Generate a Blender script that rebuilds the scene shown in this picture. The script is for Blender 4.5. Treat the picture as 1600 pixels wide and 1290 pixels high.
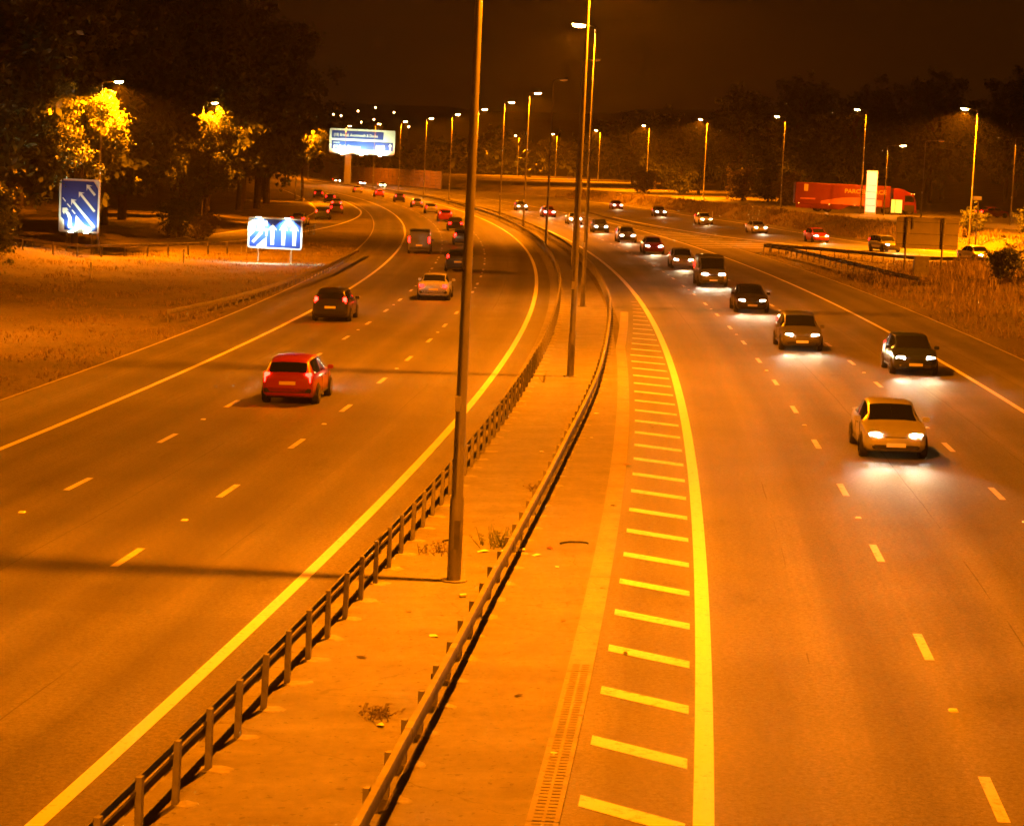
import bpy, math, random
import numpy as np
from mathutils import Vector, Matrix, Quaternion
R = math.radians
rng = random.Random(7)
for o in list(bpy.data.objects): bpy.data.objects.remove(o)
SC = bpy.context.scene
COL = SC.collection

# ------------------------------------------------------------------ camera, sky, exposure
cam = bpy.data.cameras.new('camera'); camo = bpy.data.objects.new('camera', cam); COL.objects.link(camo)
cam.sensor_fit = 'HORIZONTAL'; cam.sensor_width = 36.0
cam.lens = 3508 / 1600 * 36.0
cam.shift_y = -45 / 1600.0
cam.clip_start = 0.5; cam.clip_end = 8000
PITCH = 0.10441; ROLL = 0.046
fwd = Vector((0, math.cos(PITCH), -math.sin(PITCH))); up0 = Vector((0, math.sin(PITCH), math.cos(PITCH))); rt0 = Vector((1, 0, 0))
upv = up0 * math.cos(ROLL) + rt0 * (-math.sin(ROLL)); rtv = rt0 * math.cos(ROLL) + up0 * math.sin(ROLL)
m = Matrix((rtv, upv, -fwd)).transposed().to_4x4(); m.translation = (0, 0, 7.9)
camo.matrix_world = m
SC.camera = camo

W = bpy.data.worlds.new('World'); SC.world = W; W.use_nodes = True
nt = W.node_tree; nt.nodes.clear()
out = nt.nodes.new('ShaderNodeOutputWorld'); add = nt.nodes.new('ShaderNodeAddShader')
sky = nt.nodes.new('ShaderNodeTexSky'); sky.sky_type = 'NISHITA'; sky.sun_disc = False
sky.sun_elevation = R(-8); sky.sun_rotation = R(200)
b1 = nt.nodes.new('ShaderNodeBackground'); b1.inputs[1].default_value = 0.004
nt.links.new(sky.outputs[0], b1.inputs[0])
b2 = nt.nodes.new('ShaderNodeBackground'); b2.inputs[0].default_value = (0.060, 0.0152, 0.0008, 1); b2.inputs[1].default_value = 0.045
nt.links.new(b1.outputs[0], add.inputs[0]); nt.links.new(b2.outputs[0], add.inputs[1]); nt.links.new(add.outputs[0], out.inputs[0])
SC.view_settings.view_transform = 'Standard'; SC.view_settings.look = 'None'
SC.view_settings.exposure = 3.0; SC.view_settings.gamma = 1.0
SC.render.resolution_x = 1024; SC.render.resolution_y = 825
try:
    SC.cycles.max_bounces = 4; SC.cycles.diffuse_bounces = 1; SC.cycles.glossy_bounces = 2; SC.cycles.transparent_max_bounces = 6
    SC.cycles.sample_clamp_indirect = 4.0; SC.cycles.volume_bounces = 0
    SC.cycles.use_adaptive_sampling = True; SC.cycles.adaptive_threshold = .03; SC.cycles.adaptive_min_samples = 16
    SC.cycles.use_denoising = True; SC.cycles.time_limit = 900
except Exception: pass
SODIUM = (1.0, 0.203, 0.0004)

# ------------------------------------------------------------------ place geometry (metres, camera stands on a footbridge at 0,0)
LEC = [-0.015688940247244744, -1.3174769961931807, 2.9330025665487267, -17.7147763045091, -15.11722421733587, -1.6821302902286155]
REC = [-0.26863768506293206, -0.7882385727126264, 2.5541243724699423, -16.580373643602627, -16.314675823542203, 3.4012726670987545]
def pv(c, y):
    t = (min(max(y, 5.0), 735.0) - 250) / 250
    v = 0.0; d = 0.0
    for a in c: d = d * t + v; v = v * t + a
    d /= 250
    if y < 5: v += d * (y - 5)
    if y > 735: v += d * (y - 735)
    return v, d
def pz(x, y): return 0.022 * x - 0.0045 * y
def at(ref, y, off, h=0.0):
    """point at chainage y, off metres to the right of an edge line, h above the road"""
    x, d = pv(ref, y); n = math.hypot(1, d)
    X = x + off / n; Y = y - off * d / n
    return Vector((X, Y, pz(X, Y) + h))
def heading(ref, y): return math.atan2(1, pv(ref, y)[1])
NRM = Vector((-0.022, 0.0045, 1)).normalized()
def lay(o, p, ang, tilt=True):
    """stand o at p with its local x along ang; tilt to the banked road"""
    q = Quaternion((0, 0, 1), ang)
    if tilt: q = Vector((0, 0, 1)).rotation_difference(NRM) @ q
    o.rotation_mode = 'QUATERNION'; o.rotation_quaternion = q; o.location = p

# ------------------------------------------------------------------ materials
MAT = {}
def nodes(name):
    mt = bpy.data.materials.new(name); mt.use_nodes = True; n = mt.node_tree
    return mt, n, n.nodes['Principled BSDF']
def simple(name, col, rough=0.6, metal=0.0, noise=0.0, scale=3.0, bump=0.0, spec=0.5, coat=0.0, trans=0.0):
    mt, n, p = nodes(name)
    p.inputs['Base Color'].default_value = (*col, 1); p.inputs['Roughness'].default_value = rough
    p.inputs['Metallic'].default_value = metal; p.inputs['Specular IOR Level'].default_value = spec
    p.inputs['Coat Weight'].default_value = coat
    if noise or bump:
        tc = n.nodes.new('ShaderNodeTexCoord'); t = n.nodes.new('ShaderNodeTexNoise'); t.inputs['Scale'].default_value = scale; t.inputs['Detail'].default_value = 6
        n.links.new(tc.outputs['Object'], t.inputs['Vector'])
        if noise:
            r = n.nodes.new('ShaderNodeMapRange'); r.inputs[1].default_value = .25; r.inputs[2].default_value = .75
            r.inputs[3].default_value = 1 - noise; r.inputs[4].default_value = 1 + noise
            mx = n.nodes.new('ShaderNodeVectorMath'); mx.operation = 'SCALE'; mx.inputs[0].default_value = col
            n.links.new(t.outputs[0], r.inputs[0]); n.links.new(r.outputs[0], mx.inputs['Scale']); n.links.new(mx.outputs[0], p.inputs['Base Color'])
        if bump:
            b = n.nodes.new('ShaderNodeBump'); b.inputs['Strength'].default_value = bump; b.inputs['Distance'].default_value = .02
            n.links.new(t.outputs[0], b.inputs['Height']); n.links.new(b.outputs[0], p.inputs['Normal'])
    MAT[name] = mt; return mt
def emit(name, col, strength):
    mt, n, p = nodes(name); p.inputs['Base Color'].default_value = (*[min(c, .8) for c in col], 1)
    p.inputs['Emission Color'].default_value = (*col, 1); p.inputs['Emission Strength'].default_value = strength
    p.inputs['Roughness'].default_value = .25; MAT[name] = mt
    if name in ('lamp_glow', 'head_glow', 'far_lamp', 'amber_glow', 'lamp_off'): mt.cycles.emission_sampling = 'NONE'     # a real lamp beside each of these does the lighting
    return mt
def mth(n, op, a=None, b=None, va=None, vb=None, clamp=False):
    q = n.nodes.new('ShaderNodeMath'); q.operation = op; q.use_clamp = clamp
    if a is not None: n.links.new(a, q.inputs[0])
    if b is not None: n.links.new(b, q.inputs[1])
    if va is not None: q.inputs[0].default_value = va
    if vb is not None: q.inputs[1].default_value = vb
    return q.outputs[0]
def noise(n, vec, scale, detail=4, rough=.5):
    t = n.nodes.new('ShaderNodeTexNoise'); t.inputs['Scale'].default_value = scale; t.inputs['Detail'].default_value = detail; t.inputs['Roughness'].default_value = rough
    n.links.new(vec, t.inputs['Vector']); return t.outputs[0]
def asphalt(name, col, lane0, tracks=.14, grain=.95):
    """rolled asphalt: aggregate grain, wheel tracks along each lane, patches, longitudinal joints, transverse laying joints. UV: u metres across, v metres along"""
    mt, n, p = nodes(name)
    uv = n.nodes.new('ShaderNodeUVMap'); sep = n.nodes.new('ShaderNodeSeparateXYZ'); n.links.new(uv.outputs[0], sep.inputs[0])
    g1 = noise(n, uv.outputs[0], 22, 3, .7); g2 = noise(n, uv.outputs[0], 75, 2, .6); g3 = noise(n, uv.outputs[0], .22, 5, .6); g5 = noise(n, uv.outputs[0], 10, 4, .75)
    mp = n.nodes.new('ShaderNodeMapping'); mp.inputs['Scale'].default_value = (1.6, .03, 1); n.links.new(uv.outputs[0], mp.inputs[0])
    g4 = noise(n, mp.outputs[0], 1.0, 5, .6)                                  # long streaks of oil and wear
    ph = mth(n, 'MULTIPLY', mth(n, 'ADD', sep.outputs[0], vb=-lane0), vb=2 * math.pi / 1.83)
    tr = mth(n, 'COSINE', ph)
    def lin(x, k): return mth(n, 'ADD', mth(n, 'MULTIPLY', mth(n, 'ADD', x, vb=-.5), vb=k), vb=1.0)
    f = mth(n, 'MULTIPLY', lin(g1, grain * 1.6), lin(g2, grain)); f = mth(n, 'MULTIPLY', f, lin(g3, .8)); f = mth(n, 'MULTIPLY', f, lin(g4, .8)); f = mth(n, 'MULTIPLY', f, lin(g5, 1.9))
    st = n.nodes.new('ShaderNodeMapRange'); st.inputs[1].default_value = .60; st.inputs[2].default_value = .72; st.inputs[3].default_value = 1.0; st.inputs[4].default_value = .72
    mp2 = n.nodes.new('ShaderNodeMapping'); mp2.inputs['Scale'].default_value = (1.0, .35, 1); n.links.new(uv.outputs[0], mp2.inputs[0]); n.links.new(noise(n, mp2.outputs[0], .55, 6, .65), st.inputs[0]); f = mth(n, 'MULTIPLY', f, st.outputs[0])
    f = mth(n, 'MULTIPLY', f, mth(n, 'ADD', mth(n, 'MULTIPLY', tr, vb=tracks), vb=1.0))
    wn = n.nodes.new('ShaderNodeTexWhiteNoise'); wn.noise_dimensions = '2D'; cv = n.nodes.new('ShaderNodeCombineXYZ')
    n.links.new(mth(n, 'FLOOR', mth(n, 'DIVIDE', mth(n, 'ADD', sep.outputs[1], vb=8.0), vb=43.0)), cv.inputs[0]); n.links.new(mth(n, 'FLOOR', mth(n, 'DIVIDE', mth(n, 'ADD', sep.outputs[0], vb=-lane0 + 366.0), vb=3.66)), cv.inputs[1])
    n.links.new(cv.outputs[0], wn.inputs['Vector']); f = mth(n, 'MULTIPLY', f, lin(wn.outputs['Value'], .16))
    # joints: thin dark crack lines running along the lane edges, broken up
    u2 = mth(n, 'ADD', sep.outputs[0], mth(n, 'MULTIPLY', mth(n, 'ADD', g3, vb=-.5), vb=.12))
    fr = mth(n, 'FRACT', mth(n, 'DIVIDE', mth(n, 'ADD', u2, vb=-lane0 + 366.0 + .14), vb=3.66))
    ln = mth(n, 'LESS_THAN', fr, vb=.008); br = mth(n, 'GREATER_THAN', g4, vb=.5)
    f = mth(n, 'MULTIPLY', f, mth(n, 'SUBTRACT', None, mth(n, 'MULTIPLY', mth(n, 'MULTIPLY', ln, br), vb=.5), va=1.0))
    mx = n.nodes.new('ShaderNodeVectorMath'); mx.operation = 'SCALE'; mx.inputs[0].default_value = col
    n.links.new(f, mx.inputs['Scale']); n.links.new(mx.outputs[0], p.inputs['Base Color'])
    b = n.nodes.new('ShaderNodeBump'); b.inputs['Strength'].default_value = .5; b.inputs['Distance'].default_value = .012
    n.links.new(g1, b.inputs['Height']); n.links.new(b.outputs[0], p.inputs['Normal'])
    p.inputs['Roughness'].default_value = .72; p.inputs['Specular IOR Level'].default_value = .35
    MAT[name] = mt
def hardstand(name, col):
    """swept concrete / hardcore of the reserve with stains, grit and hairline cracks"""
    mt, n, p = nodes(name)
    uv = n.nodes.new('ShaderNodeUVMap')
    g1 = noise(n, uv.outputs[0], 30, 4, .7); g2 = noise(n, uv.outputs[0], .8, 7, .65); g3 = noise(n, uv.outputs[0], 5, 5, .6)
    mp = n.nodes.new('ShaderNodeMapping'); mp.inputs['Scale'].default_value = (.25, 1.1, 1); n.links.new(uv.outputs[0], mp.inputs[0]); g4 = noise(n, mp.outputs[0], 1.3, 5, .6)
    vo = n.nodes.new('ShaderNodeTexVoronoi'); vo.feature = 'DISTANCE_TO_EDGE'; vo.inputs['Scale'].default_value = .22; vo.inputs['Randomness'].default_value = 1
    ds = n.nodes.new('ShaderNodeVectorMath'); ds.operation = 'ADD'; sc = n.nodes.new('ShaderNodeVectorMath'); sc.operation = 'SCALE'; sc.inputs['Scale'].default_value = .5
    tn = n.nodes.new('ShaderNodeTexNoise'); tn.inputs['Scale'].default_value = 1.5; n.links.new(uv.outputs[0], tn.inputs['Vector']); n.links.new(tn.outputs['Color'], sc.inputs[0])
    n.links.new(uv.outputs[0], ds.inputs[0]); n.links.new(sc.outputs[0], ds.inputs[1]); n.links.new(ds.outputs[0], vo.inputs['Vector'])
    crack = mth(n, 'MULTIPLY', mth(n, 'LESS_THAN', vo.outputs[0], vb=.0035), mth(n, 'GREATER_THAN', g2, vb=.48))
    def lin(x, k): return mth(n, 'ADD', mth(n, 'MULTIPLY', mth(n, 'ADD', x, vb=-.5), vb=k), vb=1.0)
    f = mth(n, 'MULTIPLY', lin(g1, .8), lin(g2, 1.05)); f = mth(n, 'MULTIPLY', f, lin(g3, .75)); f = mth(n, 'MULTIPLY', f, lin(g4, .7))
    spot = mth(n, 'GREATER_THAN', noise(n, uv.outputs[0], 7, 2, .5), vb=.66)
    f = mth(n, 'MULTIPLY', f, mth(n, 'SUBTRACT', None, mth(n, 'MULTIPLY', spot, vb=.45), va=1.0))
    f = mth(n, 'MULTIPLY', f, mth(n, 'SUBTRACT', None, mth(n, 'MULTIPLY', crack, vb=.3), va=1.0))
    mx = n.nodes.new('ShaderNodeVectorMath'); mx.operation = 'SCALE'; mx.inputs[0].default_value = col
    n.links.new(f, mx.inputs['Scale']); n.links.new(mx.outputs[0], p.inputs['Base Color'])
    b = n.nodes.new('ShaderNodeBump'); b.inputs['Strength'].default_value = .5; b.inputs['Distance'].default_value = .015
    n.links.new(g3, b.inputs['Height']); n.links.new(b.outputs[0], p.inputs['Normal'])
    p.inputs['Roughness'].default_value = .85; MAT[name] = mt
def paint(name, col, under, wear=.5):
    mt, n, p = nodes(name)
    tc = n.nodes.new('ShaderNodeNewGeometry')
    g1 = noise(n, tc.outputs['Position'], 9, 6, .7); g2 = noise(n, tc.outputs['Position'], 2.2, 3, .6)
    w = mth(n, 'ADD', mth(n, 'MULTIPLY', g1, vb=.7), mth(n, 'MULTIPLY', g2, vb=.3))
    r = n.nodes.new('ShaderNodeMapRange'); r.inputs[1].default_value = .50 + .1 * (1 - wear); r.inputs[2].default_value = .66 + .1 * (1 - wear); n.links.new(w, r.inputs[0])
    mx = n.nodes.new('ShaderNodeMix'); mx.data_type = 'RGBA'; mx.inputs[6].default_value = (*col, 1); mx.inputs[7].default_value = (*under, 1)
    n.links.new(r.outputs[0], mx.inputs[0]); n.links.new(mx.outputs[2], p.inputs['Base Color']); p.inputs['Roughness'].default_value = .6; MAT[name] = mt
def leafmat(name, col):
    mt, n, p = nodes(name)
    oi = n.nodes.new('ShaderNodeNewGeometry'); g = noise(n, oi.outputs['Position'], .9, 3)
    r = n.nodes.new('ShaderNodeMapRange'); r.inputs[3].default_value = .55; r.inputs[4].default_value = 1.5; n.links.new(g, r.inputs[0])
    mx = n.nodes.new('ShaderNodeVectorMath'); mx.operation = 'SCALE'; mx.inputs[0].default_value = col; n.links.new(r.outputs[0], mx.inputs['Scale'])
    n.links.new(mx.outputs[0], p.inputs['Base Color']); p.inputs['Roughness'].default_value = .55
    tr = n.nodes.new('ShaderNodeBsdfTranslucent'); n.links.new(mx.outputs[0], tr.inputs[0])
    ms = n.nodes.new('ShaderNodeMixShader'); ms.inputs[0].default_value = .3
    n.links.new(p.outputs[0], ms.inputs[1]); n.links.new(tr.outputs[0], ms.inputs[2]); n.links.new(ms.outputs[0], n.nodes['Material Output'].inputs[0]); MAT[name] = mt
def groundmat():
    mt, n, p = nodes('grass_soil')
    tc = n.nodes.new('ShaderNodeNewGeometry'); g1 = noise(n, tc.outputs['Position'], .16, 8, .7); g2 = noise(n, tc.outputs['Position'], 6, 5, .7)
    cr = n.nodes.new('ShaderNodeValToRGB'); cr.color_ramp.elements[0].position = .3; cr.color_ramp.elements[0].color = (.055, .055, .025, 1)
    cr.color_ramp.elements[1].position = .7; cr.color_ramp.elements[1].color = (.23, .19, .09, 1)
    w = mth(n, 'ADD', mth(n, 'MULTIPLY', g1, vb=.55), mth(n, 'MULTIPLY', g2, vb=.45)); n.links.new(w, cr.inputs[0]); n.links.new(cr.outputs[0], p.inputs['Base Color'])
    b = n.nodes.new('ShaderNodeBump'); b.inputs['Distance'].default_value = .15; n.links.new(g2, b.inputs['Height']); n.links.new(b.outputs[0], p.inputs['Normal'])
    p.inputs['Roughness'].default_value = .95; MAT['grass_soil'] = mt
groundmat()
asphalt('asphalt_left', (.115, .112, .108), -3.73 - 3.65 / 2)
asphalt('asphalt_right', (.125, .122, .116), 3.65 + 3.65 / 2)
asphalt('asphalt_slip', (.12, .117, .112), 1.0, .05)
hardstand('reserve', (.165, .160, .145)); hardstand('channel', (.27, .255, .22))
paint('line_paint', (.72, .70, .62), (.3, .29, .27), .55); paint('dash_paint', (.62, .60, .53), (.16, .155, .15), .9)
paint('hatch_paint', (.68, .66, .58), (.2, .195, .185), .95)
simple('galvanised', (.17, .165, .155), .68, .15, .35, 3, .15); simple('galvanised_dark', (.19, .185, .18), .62, .15, .3, 5, .1)
simple('column_steel', (.24, .235, .225), .5, .35, .18, 2.5, .05); simple('concrete', (.42, .40, .36), .9, 0, .3, 6, .3)
simple('lantern_shell', (.30, .30, .31), .5, .2); simple('black_plastic', (.02, .02, .02), .5); simple('rubber', (.018, .018, .018), .85, 0, .2, 8)
simple('chrome', (.6, .6, .6), .2, .9); simple('glass_dark', (.012, .014, .016), .06, 0, spec=.8); simple('timber', (.20, .125, .075), .85, 0, .35, 3, .3)
simple('bark', (.09, .07, .055), .9, 0, .3, 6, .6); simple('white_plastic', (.75, .75, .72), .5); simple('yellow_plate', (.75, .60, .04), .5); simple('white_plate', (.78, .78, .74), .5)
simple('sign_blue', (.010, .045, .24), .45); simple('sign_cream', (.74, .76, .60), .45); simple('sign_back', (.34, .33, .31), .6, .1, .15, 1.2)
simple('sign_red', (.5, .03, .02), .5); simple('lorry_red', (.2, .010, .010), .35, 0, .06, 1, coat=.4); simple('trailer_red', (.15, .012, .010), .5, 0, .12, .8)
simple('lorry_yellow', (.6, .42, .06), .5); simple('lorry_pink', (.50, .15, .13), .55); simple('chassis', (.035, .035, .035), .7, 0, .2, 5)
simple('litter_white', (.75, .74, .70), .7); simple('litter_dark', (.05, .035, .03), .8); simple('litter_brown', (.22, .14, .07), .8); simple('litter_red', (.4, .05, .03), .6)
simple('slot_dirt', (.225, .215, .185), .9); simple('pad_concrete', (.27, .26, .235), .9, 0, .3, 6, .3); simple('brick', (.26, .12, .07), .85, 0, .25, 3, .2)
leafmat('leaf_dark', (.085, .105, .035)); leafmat('leaf_mid', (.12, .14, .035)); leafmat('leaf_dry', (.15, .125, .045))
leafmat('grass_dry', (.25, .20, .095)); leafmat('grass_green', (.075, .095, .03))
simple('reflector', (.85, .85, .8), .3)
emit('lamp_glow', (1.0, .50, .10), 70.0); emit('lamp_off', (1, .4, .05), 0.02)
emit('head_glow', (1.0, .95, .80), 90.0); emit('tail_glow', (1.0, .0022, .0015), 8.0); emit('brake_glow', (1.0, .0030, .0015), 18.0); emit('amber_glow', (1.0, .30, .02), 2.0)
emit('flood_glow', (.85, 1.0, .80), 14.0); emit('totem_glow', (1.0, .80, .46), .10); emit('sign_yellow_glow', (1.0, .62, .06), .22); emit('far_lamp', (1.0, .42, .12), 8.0)

# ------------------------------------------------------------------ mesh helpers
def link(name, me, mat=None, parent=None, smooth=False):
    if mat is not None and not me.materials: me.materials.append(MAT[mat] if isinstance(mat, str) else mat)
    if smooth:
        for p in me.polygons: p.use_smooth = True
    o = bpy.data.objects.new(name, me); COL.objects.link(o)
    if parent is not None: o.parent = parent
    return o
def empty(name, loc=(0, 0, 0), rz=0.0):
    o = bpy.data.objects.new(name, None); COL.objects.link(o); o.location = loc; o.rotation_euler = (0, 0, rz); o.empty_display_size = .3; return o
def tag(o, label=None, cat=None, group=None, kind=None):
    if label: o['label'] = label
    if cat: o['category'] = cat
    if group: o['group'] = group
    if kind: o['kind'] = kind
    return o
class MB:
    def __init__(s): s.v = []; s.f = []; s.uv = None
    def box(s, c, d, rz=0.0, taper=1.0):
        i = len(s.v); cx, cy, cz = c; dx, dy, dz = d[0] / 2, d[1] / 2, d[2] / 2; ca, sa = math.cos(rz), math.sin(rz)
        for z, k in ((-dz, 1), (dz, taper)):
            for x, y in ((-dx, -dy), (dx, -dy), (dx, dy), (-dx, dy)): s.v.append((cx + x * k * ca - y * k * sa, cy + x * k * sa + y * k * ca, cz + z))
        s.f += [(i, i+3, i+2, i+1), (i+4, i+5, i+6, i+7), (i, i+1, i+5, i+4), (i+1, i+2, i+6, i+5), (i+2, i+3, i+7, i+6), (i+3, i, i+4, i+7)]
        return s
    def bbox(s, c, d, b=.02):
        """box with bevelled long edges (octagonal section in yz) along x"""
        x, y, z = d[0] / 2, d[1] / 2, d[2] / 2
        sec = [(-y, -z + b), (-y + b, -z), (y - b, -z), (y, -z + b), (y, z - b), (y - b, z), (-y + b, z), (-y, z - b)]
        i = len(s.v)
        for k, (xx, q) in enumerate(((-x, .9), (-x + b, 1), (x - b, 1), (x, .9))):
            for yy, zz in sec: s.v.append((c[0] + xx, c[1] + yy * q, c[2] + zz * q))
        for k in range(3):
            for j in range(8): a = i + k * 8 + j; e = i + k * 8 + (j + 1) % 8; s.f.append((a, a + 8, e + 8, e))
        s.f.append(tuple(i + j for j in range(8))); s.f.append(tuple(i + 24 + 7 - j for j in range(8))); return s
    def tube(s, pts, rad, n=8, cap=True):
        i = len(s.v); pts = [Vector(p) for p in pts]
        for k, p in enumerate(pts):
            d = (pts[min(k + 1, len(pts) - 1)] - pts[max(k - 1, 0)]).normalized()
            a = d.cross(Vector((0, 0, 1))) if abs(d.z) < .95 else d.cross(Vector((0, 1, 0)))
            a.normalize(); b = d.cross(a)
            r = rad[k] if isinstance(rad, (list, tuple)) else rad
            for j in range(n): t = 2 * math.pi * j / n; s.v.append(tuple(p + a * (r * math.cos(t)) + b * (r * math.sin(t))))
        for k in range(len(pts) - 1):
            for j in range(n): a = i + k * n + j; e = i + k * n + (j + 1) % n; s.f.append((a, e, e + n, a + n))
        if cap: s.f.append(tuple(i + j for j in reversed(range(n)))); s.f.append(tuple(i + (len(pts) - 1) * n + j for j in range(n)))
        return s
    def lathe_y(s, prof, n=20, c=(0, 0, 0)):
        """profile of (radius, y) turned about the y axis (wheels)"""
        i = len(s.v)
        for r, y in prof:
            for j in range(n): t = 2 * math.pi * j / n; s.v.append((c[0] + r * math.cos(t), c[1] + y, c[2] + r * math.sin(t)))
        for k in range(len(prof) - 1):
            for j in range(n): a = i + k * n + j; e = i + k * n + (j + 1) % n; s.f.append((a, e, e + n, a + n))
        s.f.append(tuple(i + j for j in range(n))); s.f.append(tuple(i + (len(prof) - 1) * n + j for j in reversed(range(n)))); return s
    def prism(s, poly, y0, y1):
        """polygon in xz pushed from y0 to y1"""
        i = len(s.v); n = len(poly)
        for y in (y0, y1):
            for x, z in poly: s.v.append((x, y, z))
        s.f.append(tuple(range(i, i + n))); s.f.append(tuple(range(i + 2 * n - 1, i + n - 1, -1)))
        for j in range(n): k = (j + 1) % n; s.f.append((i + j, i + n + j, i + n + k, i + k))
        return s
    def sweep(s, secs):
        """list of equal-length closed sections (world points)"""
        i = len(s.v); n = len(secs[0])
        for sec in secs: s.v += [tuple(p) for p in sec]
        for k in range(len(secs) - 1):
            for j in range(n): a = i + k * n + j; e = i + k * n + (j + 1) % n; s.f.append((a, e, e + n, a + n))
        s.f.append(tuple(i + j for j in reversed(range(n)))); s.f.append(tuple(i + (len(secs) - 1) * n + j for j in range(n))); return s
    def mesh(s, name):
        me = bpy.data.meshes.new(name); me.from_pydata(s.v, [], s.f); me.update(); return me
    def build(s, name, mat, parent=None, smooth=False): return link(name, s.mesh(name), mat, parent, smooth)
def autosmooth(me, ang=40):
    for p in me.polygons: p.use_smooth = True
    try: me.set_sharp_from_angle(angle=R(ang))
    except Exception: pass
def strip(name, edges, mat, h, parent=None, kind=None, ys=None, thick=0.0):
    """ribbon between two edges; edges(y) -> (Vector left, Vector right, u0, u1)"""
    v = []; f = []; uv = []; L = 0; last = None
    for k, y in enumerate(ys):
        a, b, u0, u1 = edges(y)
        c = (a + b) / 2
        if last is not None: L += (c - last).length
        last = c
        v += [(a.x, a.y, a.z + h), (b.x, b.y, b.z + h)]; uv += [(u0, L), (u1, L)]
        if k: i = 2 * k; f.append((i - 2, i - 1, i + 1, i))
    me = bpy.data.meshes.new(name); me.from_pydata(v, [], f); me.update()
    ul = me.uv_layers.new(name='UVMap')
    for lp in me.loops: ul.data[lp.index].uv = uv[lp.vertex_index]
    o = link(name, me, mat, parent)
    if kind: o['kind'] = kind
    return o
def yrange(a, b):
    r = []; y = a
    while y < b: r.append(y); y += 2.0 if y < 120 else (4.0 if y < 300 else 8.0)
    r.append(b); return r
def grad(P, y):
    """piecewise-linear x at y from a list of (y, x)"""
    return float(np.interp(y, [p[0] for p in P], [p[1] for p in P]))

# ------------------------------------------------------------------ terrain
SLIP_R = [((140, 60), (160, 72)), ((104, 90), (122, 102)), ((78, 110), (95, 122)), ((62, 130), (77, 143)), ((50, 150), (64, 162)), ((41, 170), (55, 180)), ((33, 196), (45.6, 209)), ((28.7, 214), (41.8, 222)),
          ((25.3, 228.5), (38, 244)), ((21.2, 240.5), (35.1, 277)), ((17.1, 263), (32.5, 312)), ((12.9, 300), (28, 348)), ((9.6, 345), (22.8, 400)), ((3.6, 400), (14, 452)), ((-4.5, 450), (5, 488)), ((-23.5, 555), (-12, 560)), ((-69, 720), (-58, 722))]
SLIP_OUT = np.array([p[1] for p in SLIP_R], float)
def dseg(x, y, P):
    """signed distance to polyline P (positive on its right, walking towards far)"""
    best = np.full(np.shape(x), 1e9); sg = np.ones(np.shape(x))
    for a, b in zip(P[:-1], P[1:]):
        d = b - a; L2 = d @ d; t = np.clip(((x - a[0]) * d[0] + (y - a[1]) * d[1]) / L2, 0, 1)
        ex = x - a[0] - t * d[0]; ey = y - a[1] - t * d[1]; q = np.hypot(ex, ey); m_ = q < best
        best = np.where(m_, q, best); sg = np.where(m_, np.sign(d[1] * ex - d[0] * ey), sg)
    return best * sg
def sst(a, b, x): t = np.clip((x - a) / (b - a), 0, 1); return t * t * (3 - 2 * t)
def gz(x, y):
    x = np.asarray(x, float); y = np.asarray(y, float)
    z = 0.022 * np.clip(x, -220, 220) - 0.0045 * np.clip(y, -200, 900) - 0.05
    d = dseg(x, y, SLIP_OUT)
    z = z + 1.55 * sst(.6, 4.6, d) * sst(150, 200, y)
    z = z + .9 * np.exp(-((x - 36) / 6.5) ** 2 - ((y - 157) / 21) ** 2) * (d < 0) * sst(0, 4, -d) * sst(21.5, 28, x)   # tall-grass mound in the gore
    z = z + .8 * sst(-31, -38, x) * sst(70, 130, y) * sst(400, 200, y)                                              # left bank under the trees
    z = z + 3.5 * sst(-50, -80, x) * sst(60, 160, y)
    z = z + 6 * sst(70, 140, x) * sst(300, 460, y)
    z = z + 30 * sst(900, 1500, y) + 22 * sst(1500, 2600, y) + 10 * sst(-100, -500, x) * sst(400, 900, y)
    return z
def gp(x, y, h=0.0): return Vector((x, y, float(gz(x, y)) + h))
xs = sorted(set([-3000, -2000, -1400, -1000, -700, -500, -380, -300, -240, -200, -160, -130, -110, -95, -80, -70] + list(np.arange(-62, 116, 2.0)) + [122, 130, 140, 155, 175, 200, 240, 300, 400, 550, 750, 1000, 1500, 2200, 3000]))
ysl = sorted(set([-300, -150, -60, -20, 0, 20, 40, 60, 75, 90] + list(np.arange(98, 560, 3.0)) + [570, 585, 600, 630, 670, 720, 780, 850, 920, 1000, 1100, 1200, 1300, 1400, 1500, 1700, 2000, 2300, 2600, 3200, 4200]))
gx, gy = np.meshgrid(xs, ysl); gzv = gz(gx, gy)
nv = [(float(a), float(b), float(c)) for a, b, c in zip(gx.ravel(), gy.ravel(), gzv.ravel())]; nx = len(xs)
gf = [(j * nx + i, j * nx + i + 1, (j + 1) * nx + i + 1, (j + 1) * nx + i) for j in range(len(ysl) - 1) for i in range(nx - 1)]
me = bpy.data.meshes.new('ground'); me.from_pydata(nv, [], gf); me.update()
ground = link('ground', me, 'grass_soil', smooth=True); tag(ground, kind='structure')

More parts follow.
